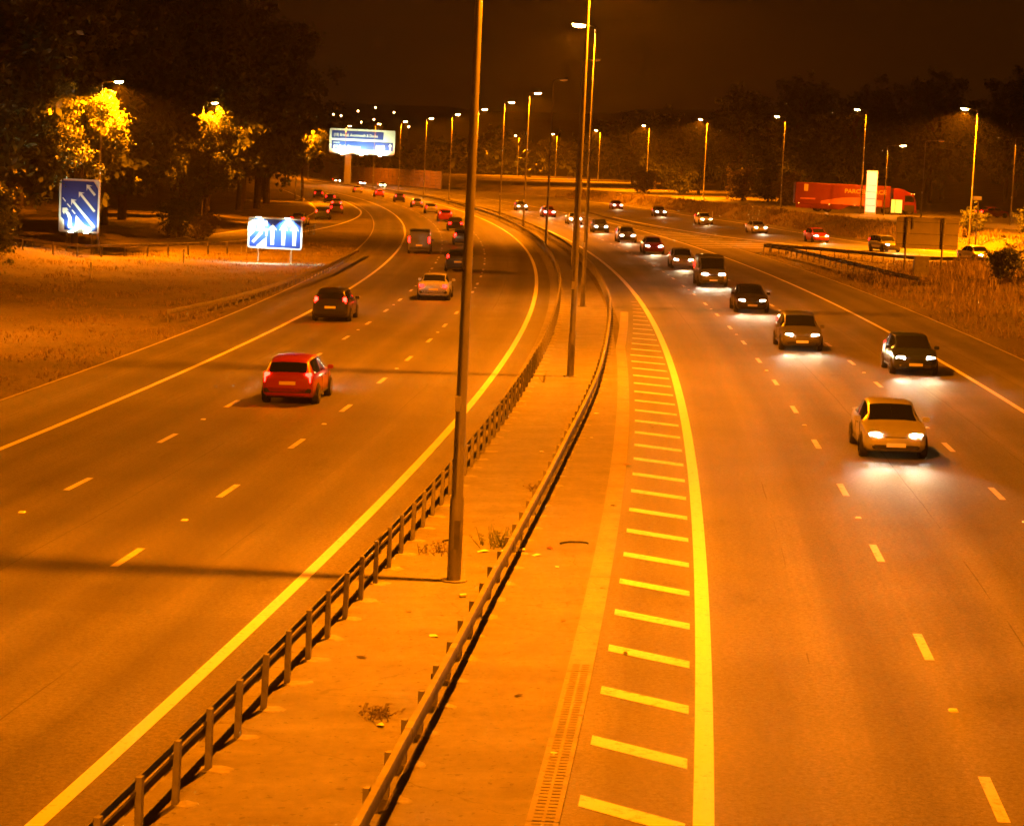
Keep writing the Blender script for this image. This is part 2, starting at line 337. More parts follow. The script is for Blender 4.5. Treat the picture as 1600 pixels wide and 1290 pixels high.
# ------------------------------------------------------------------ roads
YS = yrange(-40, 760)
def two(ra, oa, rb, ob, u0=None, u1=None):
    return lambda y: (at(ra, y, oa), at(rb, y, ob), oa if u0 is None else u0, ob if u1 is None else u1)
left_road = strip('left_carriageway', two(LEC, -14.4, LEC, .85), 'asphalt_left', 0.0, kind='structure', ys=YS)
right_road = strip('right_carriageway', two(REC, -1.72, REC, 14.9), 'asphalt_right', 0.0, kind='structure', ys=YS)
reserve = strip('central_reserve', lambda y: (at(LEC, y, .85), at(REC, y, -2.12), 0, 5), 'reserve', 0.012, kind='structure', ys=YS)
YH = yrange(-40, 760)
for nm, rd, ref, off, w, mat in (('edge_line', left_road, LEC, 0.0, .22, 'line_paint'), ('edge_line', left_road, LEC, -11.05, .2, 'line_paint'), ('edge_line', right_road, REC, 0.0, .26, 'line_paint'), ('edge_line', right_road, REC, 11.3, .2, 'line_paint')):
    strip(nm, two(ref, off - w / 2, ref, off + w / 2), mat, .006, rd, ys=YH)
strip('kerb_line', two(REC, 14.9, REC, 15.02), 'concrete', .02, right_road, ys=yrange(60, 330))
strip('kerb_line', two(LEC, -14.52, LEC, -14.4), 'concrete', .02, left_road, ys=yrange(40, 400))
# lane dashes, 2 m every 9 m
def decal_mesh(name, lx, ly, lz):
    b = MB(); b.box((0, 0, lz / 2), (lx, ly, lz)); return b.mesh(name)
dash_me = decal_mesh('lane_dash', 2.05, .155, .004); dash_me.materials.append(MAT['dash_paint'])
far_me = decal_mesh('lane_dash_far', 2.05, .17, .004); far_me.materials.append(MAT['dash_paint'])
stud_me = MB().box((0, 0, .012), (.16, .14, .024), taper=.7).mesh('road_stud'); stud_me.materials.append(MAT['reflector'])
def dashes(road, ref, off, y0, n, studs=True):
    y = y0
    for k in range(n):
        o = link('lane_dash', dash_me, None, road); p = at(ref, y + 1.0, off); lay(o, p + Vector((0, 0, .004)), heading(ref, y + 1.0))
        if studs and k % 2 == 0:
            o = link('road_stud', stud_me, None, road); p = at(ref, y + 5.6, off); lay(o, p + Vector((0, 0, .001)), heading(ref, y + 5.6))
        y += 9.0 * math.cos(math.pi / 2 - heading(ref, y))
dashes(left_road, LEC, -3.73, 41.9 - 18, 46); dashes(left_road, LEC, -7.38, 51.1 - 27, 46)
dashes(right_road, REC, 3.65, 36.0 - 9, 40); dashes(right_road, REC, 7.42, 63.2 - 36, 42)
# hatch bars between the drain channel and the edge line of the right carriageway
bar_v = MB(); bar_v.v = [(0, 0, 0), (1.32, -1.02, 0), (1.32, -.52, 0), (0, .50, 0), (0, 0, .004), (1.32, -1.02, .004), (1.32, -.52, .004), (0, .50, .004)]
bar_v.f = [(4, 5, 6, 7), (0, 1, 5, 4), (1, 2, 6, 5), (2, 3, 7, 6), (3, 0, 4, 7)]
bar_me = bar_v.mesh('hatch_bar'); bar_me.materials.append(MAT['hatch_paint'])
y = 20.9
while y < 128:
    o = link('hatch_bar', bar_me, None, right_road); w = 1.0 if y < 92 else max(.25, 1 - (y - 92) / 45)
    p = at(REC, y, -.22 - 1.32 * w); lay(o, p + Vector((0, 0, .005)), heading(REC, y) - math.pi / 2); o.scale = (w, w, 1); y += 2.95
# concrete drainage channel, cast in bays
ych = 6.0
while ych < 118:
    y1 = min(ych + 4.0, 118)
    def chan(y, a=ych, b=y1):
        o = -1.92 if y < 95 else -1.92 + (y - 95) / 40 * 1.2
        return at(REC, y, o - .2), at(REC, y, o + .2), 0, .4
    strip('channel_bay', chan, 'channel', .03 + rng.uniform(-.003, .003), reserve, ys=[ych + .012, (ych + y1) / 2, y1 - .012]); ych += 4.0
slot_me = MB().box((0, 0, .002), (.20, .03, .004)).mesh('drain_slot'); slot_me.materials.append(MAT['slot_dirt'])
y = 24.0
while y < 34.5:
    for s in (-.07, .08):
        o = link('drain_slot', slot_me, None, reserve); lay(o, at(REC, y, -1.92 + s, .0345), heading(REC, y) - math.pi / 2); o.scale = (.55, 1, 1)
    y += .145
# right-hand slip road, the gore hatching, the service road on its low bank
def slip_edges(i): (a, b) = SLIP_R[i]; return Vector((*a, pz(*a))), Vector((*b, pz(*b)))
def interp_pairs(n=8):
    rows = []
    P = [slip_edges(i) for i in range(len(SLIP_R))]
    def cr(a, b, c, d, t): return .5 * ((2 * b) + (-a + c) * t + (2 * a - 5 * b + 4 * c - d) * t * t + (-a + 3 * b - 3 * c + d) * t ** 3)
    for k in range(len(P) - 1):
        q = [P[max(k - 1, 0)], P[k], P[k + 1], P[min(k + 2, len(P) - 1)]]
        for j in range(n): rows.append(tuple(cr(q[0][e], q[1][e], q[2][e], q[3][e], j / n) for e in (0, 1)))
    rows.append(P[-1]); return rows
SR = interp_pairs()
slip_r = strip('slip_road', lambda k: (SR[k][0], SR[k][1], 0, 13), 'asphalt_slip', -.012, kind='structure', ys=range(len(SR)))
def lerp(a, b, t): return a + (b - a) * t
strip('edge_line', lambda k: (lerp(SR[k][0], SR[k][1], .10), lerp(SR[k][0], SR[k][1], .117), 0, .2), 'line_paint', -.004, slip_r, ys=range(0, 92))
strip('edge_line', lambda k: (lerp(SR[k][0], SR[k][1], .83), lerp(SR[k][0], SR[k][1], .847), 0, .2), 'line_paint', -.004, slip_r, ys=range(0, 108))
gore = strip('gore', lambda y: (at(REC, y, 14.9), Vector((grad([(214, 28.9), (228.5, 25.5), (240.5, 21.4), (263, 17.3), (300, 13.1), (345, 9.9)], y), y, 0)) + Vector((0, 0, pz(20, y))), 0, 5), 'asphalt_slip', -.02, kind='structure', ys=[206, 214, 222, 228, 234, 240, 250, 262, 280, 300, 325, 345])
for k in range(26):
    y = 212 + k * 4.2; a = at(REC, y, 11.6); xr = grad([(206, 27.5), (214, 27.5), (228.5, 24.2), (240.5, 21.0), (263, 17.0), (300, 12.9), (345, 9.7)], y + 5)
    a2 = Vector((a.x + .2, y, 0)); b2 = Vector((min(xr, a.x + 12), y + 6, 0))
    if b2.x < a2.x + .8: continue
    b = MB(); b.v = [(a2.x, a2.y, pz(*a2.xy) + .004), (b2.x, b2.y, pz(*b2.xy) + .004), (b2.x, b2.y + .7, pz(b2.x, b2.y + .7) + .004), (a2.x, a2.y + .7, pz(a2.x, a2.y + .7) + .004)]; b.f = [(0, 1, 2, 3)]
    b.build('hatch_bar', 'hatch_paint', gore)
UP = [(150, 74), (200, 62), (239, 53.6), (249, 48.7), (262, 43.2), (289, 39.2), (353, 31.6), (454, 19.7), (600, -3)]
service = strip('service_road', lambda y: (gp(grad(UP, y) + 1.6, y), gp(grad(UP, y) + (9.5 if y > 350 else 40 if y < 300 else 9.5 + 30.5 * (350 - y) / 50), y), 0, 10), 'asphalt_slip', .06, kind='structure', ys=[200, 220, 239, 249, 256, 262, 275, 289, 300, 310, 320, 330, 340, 353, 380, 410, 454, 500, 550, 600])
strip('kerb_line', lambda y: (gp(grad(UP, y) + 1.3, y), gp(grad(UP, y) + 1.6, y), 0, 1), 'concrete', .17, service, ys=[200, 220, 239, 249, 256, 262, 275, 289, 310, 330, 353, 380, 410, 454, 500, 550, 600])
# left-hand slip road coming out from behind the trees
SL = [(-72, 158), (-52, 168), (-38, 180), (-30.5, 195), (-26.6, 215), (-24.2, 245), (-23.8, 280), (-25.4, 315), (-29, 350), (-34, 390), (-41, 440), (-52, 510), (-70, 590)]
def crom(P, n):
    P = [Vector((x, y, 0)) for x, y in P]; o = []
    for k in range(len(P) - 1):
        a, b_, c, d = P[max(k - 1, 0)], P[k], P[k + 1], P[min(k + 2, len(P) - 1)]
        for j in range(n): t = j / n; o.append(.5 * ((2 * b_) + (-a + c) * t + (2 * a - 5 * b_ + 4 * c - d) * t * t + (-a + 3 * b_ - 3 * c + d) * t ** 3))
    return o + [P[-1]]
slp = crom(SL, 6)
def slc(k):
    d = (slp[min(k + 1, len(slp) - 1)] - slp[max(k - 1, 0)]).normalized(); r = Vector((d.y, -d.x, 0)); w = 3.6
    a = slp[k] - r * w; b = slp[k] + r * w; a.z = pz(a.x, a.y); b.z = pz(b.x, b.y); return a, b, -w, w
slip_l = strip('slip_road', slc, 'asphalt_slip', -.02, kind='structure', ys=range(len(slp)))
strip('edge_line', lambda k: (lerp(*slc(k)[:2], .04), lerp(*slc(k)[:2], .075), 0, .2), 'line_paint', -.012, slip_l, ys=range(len(slp)))
strip('edge_line', lambda k: (lerp(*slc(k)[:2], .925), lerp(*slc(k)[:2], .96), 0, .2), 'line_paint', -.012, slip_l, ys=range(len(slp)))

# ------------------------------------------------------------------ safety barriers
def wbeam(side):
    """corrugated beam section: (offset from post face, height)"""
    return [(.0, .46), (.05, .49), (.075, .53), (.05, .57), (.0, .60), (.0, .63), (.05, .66), (.075, .70), (.05, .74), (.0, .77), (-.012, .77), (.035, .735), (.06, .70), (.035, .665), (-.012, .635), (-.012, .595), (.035, .565), (.06, .53), (.035, .495), (-.012, .46)]
def boxbeam(side): return [(.0, .40), (.085, .40), (.10, .43), (.10, .58), (.085, .61), (.0, .61), (-.01, .59), (-.01, .42)]
def barrier(name, pt, chain, side, prof, label, spacing=1.6, post_h=.80, pads=True, cat='barrier', near=95.0, psec=(.11, .055), mat='galvanised'):
    """pt(s)->Vector ; side +1: beam on the right of the posts"""
    root = empty(name, pt(chain[0])); tag(root, label, cat); inv = root.location
    def sec(s, prof):
        p = pt(s); q = pt(s + .5); d = (q - p); d.z = 0; d.normalize(); r = Vector((d.y, -d.x, 0)) * side
        return [p + r * (.05 + o) + Vector((0, 0, h)) - inv for o, h in prof]
    s = chain[0]
    while s < chain[1] - .5:                                    # beam lengths, lapped
        e = min(s + (4.8 if s < near else 19.2), chain[1]); b = MB()
        n = 3 if e - s < 6 else 6
        b.sweep([sec(s + (e - s + .04) * k / n, prof(side)) for k in range(n + 1)]); o = b.build('beam', mat, root); autosmooth(o.data, 50)
        if e < near:
            cx = sum(p[0] for p in prof(side)) / len(prof(side)); cz = sum(p[1] for p in prof(side)) / len(prof(side)); big = [(cx + (p[0] - cx) * 1.10, cz + (p[1] - cz) * 1.035) for p in prof(side)]
            b = MB(); b.sweep([sec(e - .17, big), sec(e + .17, big)]); autosmooth(b.build('joint_sleeve', 'galvanised_dark', root).data, 50)
        s = e
    pm = MB().box((0, 0, post_h / 2), (psec[0], psec[1], post_h)); pm.box((-.02, psec[1] / 2 + .012, post_h * .5), (.04, .024, post_h)); pm = pm.mesh('post'); pm.materials.append(MAT['galvanised_dark'])
    pads_ = []
    for q in range(5):
        pad = MB(); n_ = 11; rr_ = [.27 * rng.uniform(.62, 1.12) for _ in range(n_)]
        pad.v = [(rr_[j] * math.cos(6.283 * j / n_), rr_[j] * math.sin(6.283 * j / n_), 0) for j in range(n_)] + [(.86 * rr_[j] * math.cos(6.283 * j / n_), .86 * rr_[j] * math.sin(6.283 * j / n_), .014) for j in range(n_)]
        pad.f = [tuple(range(n_, 2 * n_))] + [(j, (j + 1) % n_, n_ + (j + 1) % n_, n_ + j) for j in range(n_)]; pad = pad.mesh('footing'); pad.materials.append(MAT['pad_concrete']); pads_.append(pad)
    s = chain[0] + .3
    far = MB()
    while s < chain[1]:
        p = pt(s) - inv; q = pt(s + .5) - inv - p; a = math.atan2(q.y, q.x)
        if s < near:
            o = link('post', pm, None, root); o.location = p; o.rotation_euler = (rng.uniform(-.02, .02), rng.uniform(-.02, .02), a)
            if pads: f = link('footing', rng.choice(pads_), None, root); f.location = p + Vector((.12, 0, .004)); f.scale = (rng.uniform(.55, 1.1), rng.uniform(.5, .95), 1); f.rotation_euler = (0, 0, rng.uniform(0, 3))
        else: far.box((p.x, p.y, p.z + post_h / 2), (psec[0], psec[1], post_h), a)
        s += spacing
    if far.v: tag(far.build('far_posts', 'galvanised_dark', root), kind='stuff')
    return root
def lb(s): return at(LEC, s, 1.46 if s > 60 else 1.36 + s * .0016, .012)
def rb(s): return at(REC, s, -float(np.interp(s, [0, 28, 39, 47, 60, 77, 107, 122, 150, 260, 760], [3.95, 3.9, 3.82, 3.68, 3.4, 2.92, 2.33, 2.0, 1.75, 1.6, 1.6])), .012)
barrier('safety_barrier', lb, (4, 700), -1, wbeam, 'steel safety barrier of corrugated beam on posts beside the left carriageway in the central reserve', near=150)
barrier('safety_barrier', rb, (4, 700), 1, boxbeam, 'steel box beam safety barrier along the right side of the central reserve', post_h=.60, near=150)
def path(P):
    P = [Vector((x, y, 0)) for x, y in P]; L = [0]
    for a, b in zip(P, P[1:]): L.append(L[-1] + (b - a).length)
    def f(s):
        x = np.interp(s, L, [p.x for p in P]); y = np.interp(s, L, [p.y for p in P])
        if s > L[-1]: d = (P[-1] - P[-2]).normalized() * (s - L[-1]); x += d.x; y += d.y
        return gp(float(x), float(y))
    return f, L[-1]
f, L = path([(-44, 163), (-38.5, 160.5), (-33.6, 162.5), (-28, 169), (-22, 177.5), (-20.8, 195), (-20.4, 225)])
barrier('safety_barrier', f, (0, L), -1, lambda s: [(o, h + .33) for o, h in boxbeam(s)], 'low barrier below the trees running behind the two lit lane signs', spacing=2.2, post_h=.96, pads=False, near=400)
f, L = path([(-16.2, 104), (-15.0, 112), (-14.1, 122), (-13.3, 138), (-12.8, 150), (-12.6, 176)])
barrier('safety_barrier', f, (0, L), 1, boxbeam, 'dark barrier along the hard shoulder in front of the white lit lane sign', spacing=1.6, post_h=.62, pads=False, near=400, mat='galvanised_dark')
f, L = path([(22.4, 206), (23.6, 199), (24.6, 186), (25.4, 170), (25.8, 158), (26.4, 148)])
barrier('safety_barrier', f, (0, L), -1, wbeam, 'barrier from the gore nose along the right hard shoulder, below the grey sign back', spacing=2.4, pads=False, near=400, mat='galvanised_dark')
f, L = path([(22.9, 206.5), (26.2, 202), (29.5, 194), (32, 183), (36, 171), (40, 163)])
barrier('safety_barrier', f, (0, L), 1, wbeam, 'barrier from the gore nose along the slip road, behind the grey sign back', spacing=2.4, pads=False, near=400, mat='galvanised_dark')

# ------------------------------------------------------------------ lamp columns
def spot(name, loc, power, col, parent, angle=165, blend=.35, rad=.11, aim=None):
    l = bpy.data.lights.new(name, 'SPOT'); l.energy = power; l.color = col; l.spot_size = R(angle); l.spot_blend = blend; l.shadow_soft_size = rad
    o = bpy.data.objects.new(name, l); COL.objects.link(o); o.parent = parent; o.location = loc
    if aim is not None: o.rotation_euler = Vector(aim).to_track_quat('-Z', 'Y').to_euler()
    return o
def shell_mesh(L, w, h):
    """lantern canopy: rounded loft along x, flat underneath"""
    b = MB(); secs = []
    for k in range(9):
        t = k / 8; x = -L / 2 + L * t; q = math.sin(math.pi * (.12 + .80 * t)) ** .6
        secs.append([(x, w / 2 * q * math.cos(a), max(0, math.sin(a)) * h * q) for a in [math.pi * j / 8 for j in range(9)]] + [(x, -w / 4 * q, -.01), (x, w / 4 * q, -.01)])
    b.sweep(secs); return b.mesh('canopy')
SHELL = shell_mesh(.86, .36, .17); SHELL.materials.append(MAT['lantern_shell']); autosmooth(SHELL, 26)
bowl = MB(); secs = []
for k in range(7):
    t = k / 6; x = -.32 + .68 * t; q = math.sin(math.pi * (.1 + .8 * t)) ** .5
    secs.append([(x, .17 * q * math.cos(a), -.012 - .15 * q * math.sin(a)) for a in [math.pi * j / 6 for j in range(7)]])
bowl.sweep(secs); BOWL = bowl.mesh('bowl'); autosmooth(BOWL, 26)
BOWL_ON = BOWL; BOWL_ON.materials.append(MAT['lamp_glow']); BOWL_OFF = BOWL.copy(); BOWL_OFF.materials.clear(); BOWL_OFF.materials.append(MAT['lamp_off'])
def column(name, loc, H, arms, label, group, lean=0.0, power=7000, base=.13, angle=158):
    """arms: list of (heading angle, reach, lit)"""
    root = empty(name, loc); tag(root, label, 'lamp column', group)
    b = MB(); b.tube([(0, 0, -.3), (0, 0, 1.55), (0, 0, 1.62), (0, 0, H * .5), (0, 0, H)], [base, base, base * .84, base * .64, base * .40], 14); o = b.build('pole', 'column_steel', root); autosmooth(o.data, 40)
    b = MB(); b.box((base * .2, -base - .004, .9), (.11, .012, .55)); b.build('access_door', 'galvanised_dark', root)
    b = MB(); b.tube([(0, 0, -.02), (0, 0, .03)], base * 1.9, 12); b.build('base_plate', 'galvanised_dark', root); MB().box((-base * .5, -base * .86, 3.35), (.10, .02, .28)).build('number_plate', 'white_plate', root)
    for a, reach, lit in arms:
        ca, sa = math.cos(a), math.sin(a)
        b = MB(); b.tube([(0, 0, H - .15), (ca * .12, sa * .12, H + .02), (ca * reach * .6, sa * reach * .6, H + .10), (ca * reach, sa * reach, H + .14)], [.045, .04, .034, .03], 8); o = b.build('arm', 'column_steel', root, True)
        l = link('lantern', SHELL, None, root); l.location = (ca * (reach + .28), sa * (reach + .28), H + .13); l.rotation_euler = (0, R(-4), a)
        bo = link('bowl', BOWL_ON if lit else BOWL_OFF, None, l)
        if lit: spot('lamp', (.02, 0, -.22), power, SODIUM, l, angle)
    return root
MEDG = 'tall lamp columns in the central reserve'
med = [(41.7, 2.80, 0, 'nearest'), (82.1, 2.78, 0, 'second'), (121.9, 2.70, math.pi, 'third')]
def medcol(y, off, a, lit, label, power=7000):
    p = at(LEC, y, off, .012); h = heading(LEC, y) - math.pi / 2
    column('lamp_column', p, 15.0, [(h + a, .62, lit)], label, MEDG, power=power)
medcol(41.7, 2.80, 0, True, 'thick lamp column nearest the camera, between the two central barriers', 7200)
medcol(82.1, 2.80, 0, True, 'second lamp column from the camera in the central reserve', 7200)
medcol(121.9, 2.70, math.pi, True, 'third lamp column in the central reserve, its lit lantern near the top of the photo', 5600)
medcol(162.5, 2.70, 0, False, 'unlit lamp column mostly hidden behind the second column')
medcol(204, 2.0, 0, False, 'thin unlit dark lamp column left of the two tall central columns')
for y, lab in ((247, 'far central lamp column with a lit lantern on its right, beside the white headlights'), (290, 'far central lamp column with a small lit lantern, right of the nearest thick column'), (335, 'far lamp column just left of the nearest thick column'), (380, 'distant lamp column standing above the brown noise barrier'), (425, 'distant lamp column in the central reserve, right of the gantry sign'), (470, 'far lamp column in the central reserve just right of the gantry sign'), (515, 'very far lamp column in the central reserve below the gantry sign right end'), (565, 'very far lamp column in front of the noise barrier'), (625, 'farthest lamp column in the central reserve, left of the gantry post')):
    medcol(y, 1.95, 0, True, lab, 8200)
medcol(1.5, 2.8, 0, True, 'lamp column beside the footbridge, out of the picture', 7200)
RG = 'lamp columns along the right slip road'
rl = [((43.8, 219), 13.6, 'nearest lit lamp column at the right, rising behind the grey sign back'), ((46.2, 306), 14.0, 'lit lamp column in front of the red lorry trailer'), ((39.6, 343), 13.6, 'lit lamp column just left of the red lorry'), ((34.5, 426), 14.5, 'fourth lamp column along the right slip road, before dark trees'), ((28.6, 515), 14.5, 'fifth lamp column along the right slip road'), ((23.4, 690), 15.5, 'sixth lamp column along the right slip road, just right of the two tall columns'), ((11.5, 770), 15, 'seventh lamp column along the right slip road, seen between the tall columns'), ((-1.6, 850), 15, 'farthest lamp column of the right slip road row')]
for (x, y), H, lab in rl:
    column('lamp_column', gp(x, y), H, [(R(195), 1.1, True)], lab, RG, power=2600 if 300 < y < 345 else 24000)
for (x, y), H, a, lit, lab in (((48.4, 300), 9.3, 0, True, 'shorter service area lamp column with its lantern reaching right, right of the lorry text'), ((51.6, 290), 9.9, 0, False, 'unlit service area lamp column right of the lorry cab'), ((56.8, 261), 10.2, 0, True, 'service area lamp column at the right edge of the photo')):
    column('lamp_column', gp(x, y), H, [(a, 1.7, lit)], lab, 'service area lamp columns', power=2200, base=.11)
column('lamp_column', gp(60, 141), 13.6, [(R(195), 1.1, True)], 'added lamp column lighting the grass mound, just beyond the right edge of the picture', RG, power=28000)  # added unseen column; lights the mound and the sign back
column('lamp_column', gp(53, 182), 13.6, [(R(195), 1.1, True)], 'added lamp column lighting the tall grass, beyond the right edge of the picture', RG, power=9000)  # second unseen column, added to brighten the mound
LG = 'lamp columns among the left trees'
column('lamp_column', gp(-28, 96), 12.9, [(R(0), 1.0, True)], 'added lamp column brightening the left verge, just beyond the left edge of the picture', LG, power=4000)  # unseen column added to brighten the verge and the outer left lanes
column('lamp_column', gp(-31.9, 170.6), 12.9, [(R(-30), 1.3, True)], 'lamp column among the trees just behind the tall blue arrow sign', LG, power=13000)
column('lamp_column', gp(-36.2, 255), 12.8, [(R(-10), 1.0, True)], 'lamp column inside the brightly lit tree behind the white lane sign', LG, power=11000)
column('lamp_column', gp(-38.6, 386), 13.0, [(R(-10), 1.0, True)], 'lamp column by the trees left of the gantry sign', LG, power=15000)

# ------------------------------------------------------------------ signs
def sheet(name, poly, mat, parent, y, t=.004):
    b = MB(); b.prism(poly, y - t, y); return b.build(name, mat, parent)
def rrect(x0, z0, x1, z1, r):
    P = []
    for cx, cz, a0 in ((x1 - r, z1 - r, 0), (x0 + r, z1 - r, 90), (x0 + r, z0 + r, 180), (x1 - r, z0 + r, 270)):
        for k in range(5): a = R(a0 + 22.5 * k); P.append((cx + r * math.cos(a), cz + r * math.sin(a)))
    return P
def arrow(tip, tail, w, hw, hl):
    t = Vector(tip); q = Vector(tail); d = (t - q).normalized(); n = Vector((-d.y, d.x)); b = t - d * hl; c = b + d * (hl * .28)
    return [tuple(p) for p in (t, b - n * hw, b - n * hw * .78 - d * hl * .08 if False else b - n * hw, c - n * w, q - n * w, q + n * w, c + n * w, b + n * hw)]
def poly_clean(P):
    o = []
    for p in P:
        if not o or (Vector(p) - Vector(o[-1])).length > 1e-4: o.append(p)
    return o
def text(name, body, size, mat, parent, loc, align='LEFT', rot=(R(90), 0, 0), ext=.003, sx=1.0, bold=0.0):
    c = bpy.data.curves.new(name, 'FONT'); c.body = body; c.size = size; c.align_x = align; c.extrude = ext; c.offset = bold
    t = bpy.data.objects.new(name, c); COL.objects.link(t); bpy.context.view_layer.update()
    me = bpy.data.meshes.new_from_object(t.evaluated_get(bpy.context.evaluated_depsgraph_get())); bpy.data.objects.remove(t)
    me.materials.clear(); o = link(name, me, mat, parent); o.location = loc; o.rotation_euler = rot; o.scale = (sx, 1, 1); return o
def sign_root(name, loc, rz, label): r = empty(name, loc, rz); tag(r, label, 'road sign'); return r
def post(parent, x, y, z0, z1, r=.07, mat='galvanised'):
    b = MB(); b.tube([(x, y, z0), (x, y, z1)], r, 10); return b.build('post', mat, parent, True)
def flood(parent, x, z, y, power, target, reach=.9, size=.12, angle=120, col=(.85, 1.0, .86)):
    """small sign floodlight on a bracket"""
    b = MB(); b.tube([(x, .05, z), (x, -y, z)], .025, 6); b.build('lamp_bracket', 'galvanised_dark', parent)
    b = MB(); b.box((x, -y, z), (.42, .2, .15)); h = b.build('sign_lamp', 'galvanised_dark', parent)
    up = 1 if target[1] > z else -1
    b = MB(); b.box((x, -y + .02, z + up * .079), (.34, .14, .012)); b.build('lamp_glass', 'flood_glow', h)
    spot('lamp', (x, -y + .03, z + up * .12), power, col, h, angle, .6, .08, (target[0] - x, y, target[1] - z))
# 1 tall blue sign with four slanting arrows
g0 = gp(-33.0, 168.6); S = sign_root('lane_sign', g0, R(-11), 'tall blue sign with four slanting arrows under the lit tree'); zb = 2.14 - 2.0 - g0.z; Wd, Hd = 3.22, 4.0
def uv1(x, y): return ((x - 135) / 790 * Wd - Wd / 2, (1 - (y - 110) / 990) * Hd + zb)
sheet('border', rrect(-Wd / 2, zb, Wd / 2, zb + Hd, .14), 'sign_cream', S, 0, .04)
sheet('blue_face', [uv1(*p) for p in ((178, 150), (800, 150), (885, 275), (885, 1065), (770, 1075), (250, 1060), (240, 880), (178, 820))], 'sign_blue', S, -.043)
for tip, tail in (((662, 205), (832, 395)), ((515, 345), (832, 695)), ((370, 485), (828, 985))):
    sheet('arrow', arrow(uv1(*tip), uv1(*tail), .095, .30, .36), 'sign_cream', S, -.05)
sheet('arrow', [uv1(*p) for p in ((203, 655), (290, 650), (330, 700), (285, 690), (350, 750), (388, 830), (392, 1020), (325, 1020), (325, 850), (290, 775), (250, 730), (240, 775), (205, 730))], 'sign_cream', S, -.05)
for a, b_ in (((205, 465), (262, 535)), ((295, 575), (360, 640)), ((390, 685), (455, 755))):
    A = Vector(uv1(*a)); B_ = Vector(uv1(*b_)); d = (B_ - A).normalized() * .045; n = Vector((-d.y, d.x)); sheet('lane_mark', [tuple(A - n), tuple(B_ - n), tuple(B_ + n), tuple(A + n)], 'sign_cream', S, -.05)
sheet('nose_mark', [uv1(*p) for p in ((472, 780), (640, 958), (765, 1010), (765, 1078), (458, 1078))], 'sign_cream', S, -.05)
for x in (-1.0, 1.0): post(S, x, .12, -.3, zb + Hd - .2)
for z in (zb + .7, zb + 2.9): MB().box((0, .07, z), (Wd - .2, .05, .08)).build('rail', 'galvanised_dark', S)
flood(S, -.45, zb - .05, .5, 60, (-.4, zb + 1.0)); flood(S, .75, zb - .05, .5, 60, (.75, zb + .9))
# 2 lit wide sign with four lanes
g0 = gp(-17.66, 163); S = sign_root('lane_sign', g0, R(-6), 'wide glowing blue and white sign with three upright arrows on two legs'); Wd, Hd = 4.0, 2.25; zb = .98 - Hd / 2 - g0.z + .02
def uv2(x, y): return ((x - 145) / 1125 * Wd - Wd / 2, (1 - (y - 145) / 625) * Hd + zb)
sheet('border', rrect(-Wd / 2, zb, Wd / 2, zb + Hd, .16), 'sign_cream', S, 0, .04)
sheet('blue_face', [uv2(*p) for p in ((180, 200), (300, 170), (1220, 215), (1230, 735), (190, 700))][0:0] or rrect(-Wd / 2 + .12, zb + .12, Wd / 2 - .12, zb + Hd - .12, .1), 'sign_blue', S, -.043)
for u in (655, 882, 1110):
    x, zt = uv2(u, 270); _, z0 = uv2(u, 690); sheet('arrow', arrow((x, zt), (x, z0), .13, .32, .46), 'sign_cream', S, -.05)
sheet('arrow', [uv2(*p) for p in ((225, 640), (390, 450), (390, 420), (310, 420), (420, 270), (520, 420), (445, 420), (445, 470), (275, 668))], 'sign_cream', S, -.05)
sheet('nose_mark', [uv2(*p) for p in ((320, 725), (535, 540), (535, 735))], 'sign_cream', S, -.05)
sheet('nose_mark', [uv2(*p) for p in ((185, 190), (285, 190), (285, 430), (185, 545))], 'sign_cream', S, -.05)
for y0, y1 in ((200, 300), (380, 520)): sheet('lane_mark', [uv2(*p) for p in ((510, y0), (542, y0), (542, y1), (510, y1))], 'sign_cream', S, -.053)
for x in (-1.25, 1.2): post(S, x, .12, -.3, zb + Hd - .1, .06, 'white_plastic')
flood(S, -1.15, zb + Hd + .1, .55, 320, (-1.2, zb + .9), col=(.82, .95, 1.0)); flood(S, .95, zb + Hd + .1, .55, 250, (.9, zb + .9), col=(.82, .95, 1.0))
# 3 big direction sign on a cantilever post, far up the road
g0 = gp(-44.9, 585); S = sign_root('direction_sign', g0, R(-4), 'large far direction sign on a thick post, lit cream and blue, reading Bristol'); k = 585 / 3508
def uv3(x, y): return ((x - 541) * k + .3, 7.9 + (232 - y + (x - 800) * .046) * k - g0.z + .35)
x0, z0 = uv3(508, 242); x1, z1 = uv3(610.5, 203.5)
zm = uv3(560, 223)[1]; zlo, zhi = zm - 3.2, zm + 3.1
sheet('border', rrect(x0, zlo, x1, zhi, .4), 'sign_cream', S, -.5, .2)
sheet('blue_panel', rrect(x0 + .6, zhi - 2.55, x1 - 3.0, zhi - .55, .15), 'sign_blue', S, -.71, .01)
sheet('blue_panel', rrect(x0 + .6, zlo + 1.0, x1 - .5, zhi - 3.1, .15), 'sign_blue', S, -.71, .01)
text('lettering', '(18) Bristol, Avonmouth & Docks', 1.05, 'sign_cream', S, (x0 + 1.1, -.725, zhi - 1.95), ext=.01, sx=.80, bold=.01)
text('lettering', '(M4 East), Chepstow', 1.05, 'sign_cream', S, (x0 + 1.0, -.725, zlo + 1.35), ext=.01, sx=.80, bold=.01)
text('lettering', 'M48', 1.5, 'sign_cream', S, (x1 - 4.9, -.725, zlo + 1.3), ext=.01, sx=.85, bold=.02)
text('lettering', 'WALES', .6, 'sign_cream', S, (x0 + 1.0, -.725, zlo + 2.45), ext=.01, sx=.9)
sheet('arrow', arrow((x1 - 1.2, zlo + 2.9), (x1 - 1.2, zlo + 1.2), .2, .6, .8), 'sign_cream', S, -.725, .01)
MB().box((-.2, 0, (zlo) / 2), (1.75, 1.2, zlo), taper=.92).build('post', 'galvanised_dark', S)
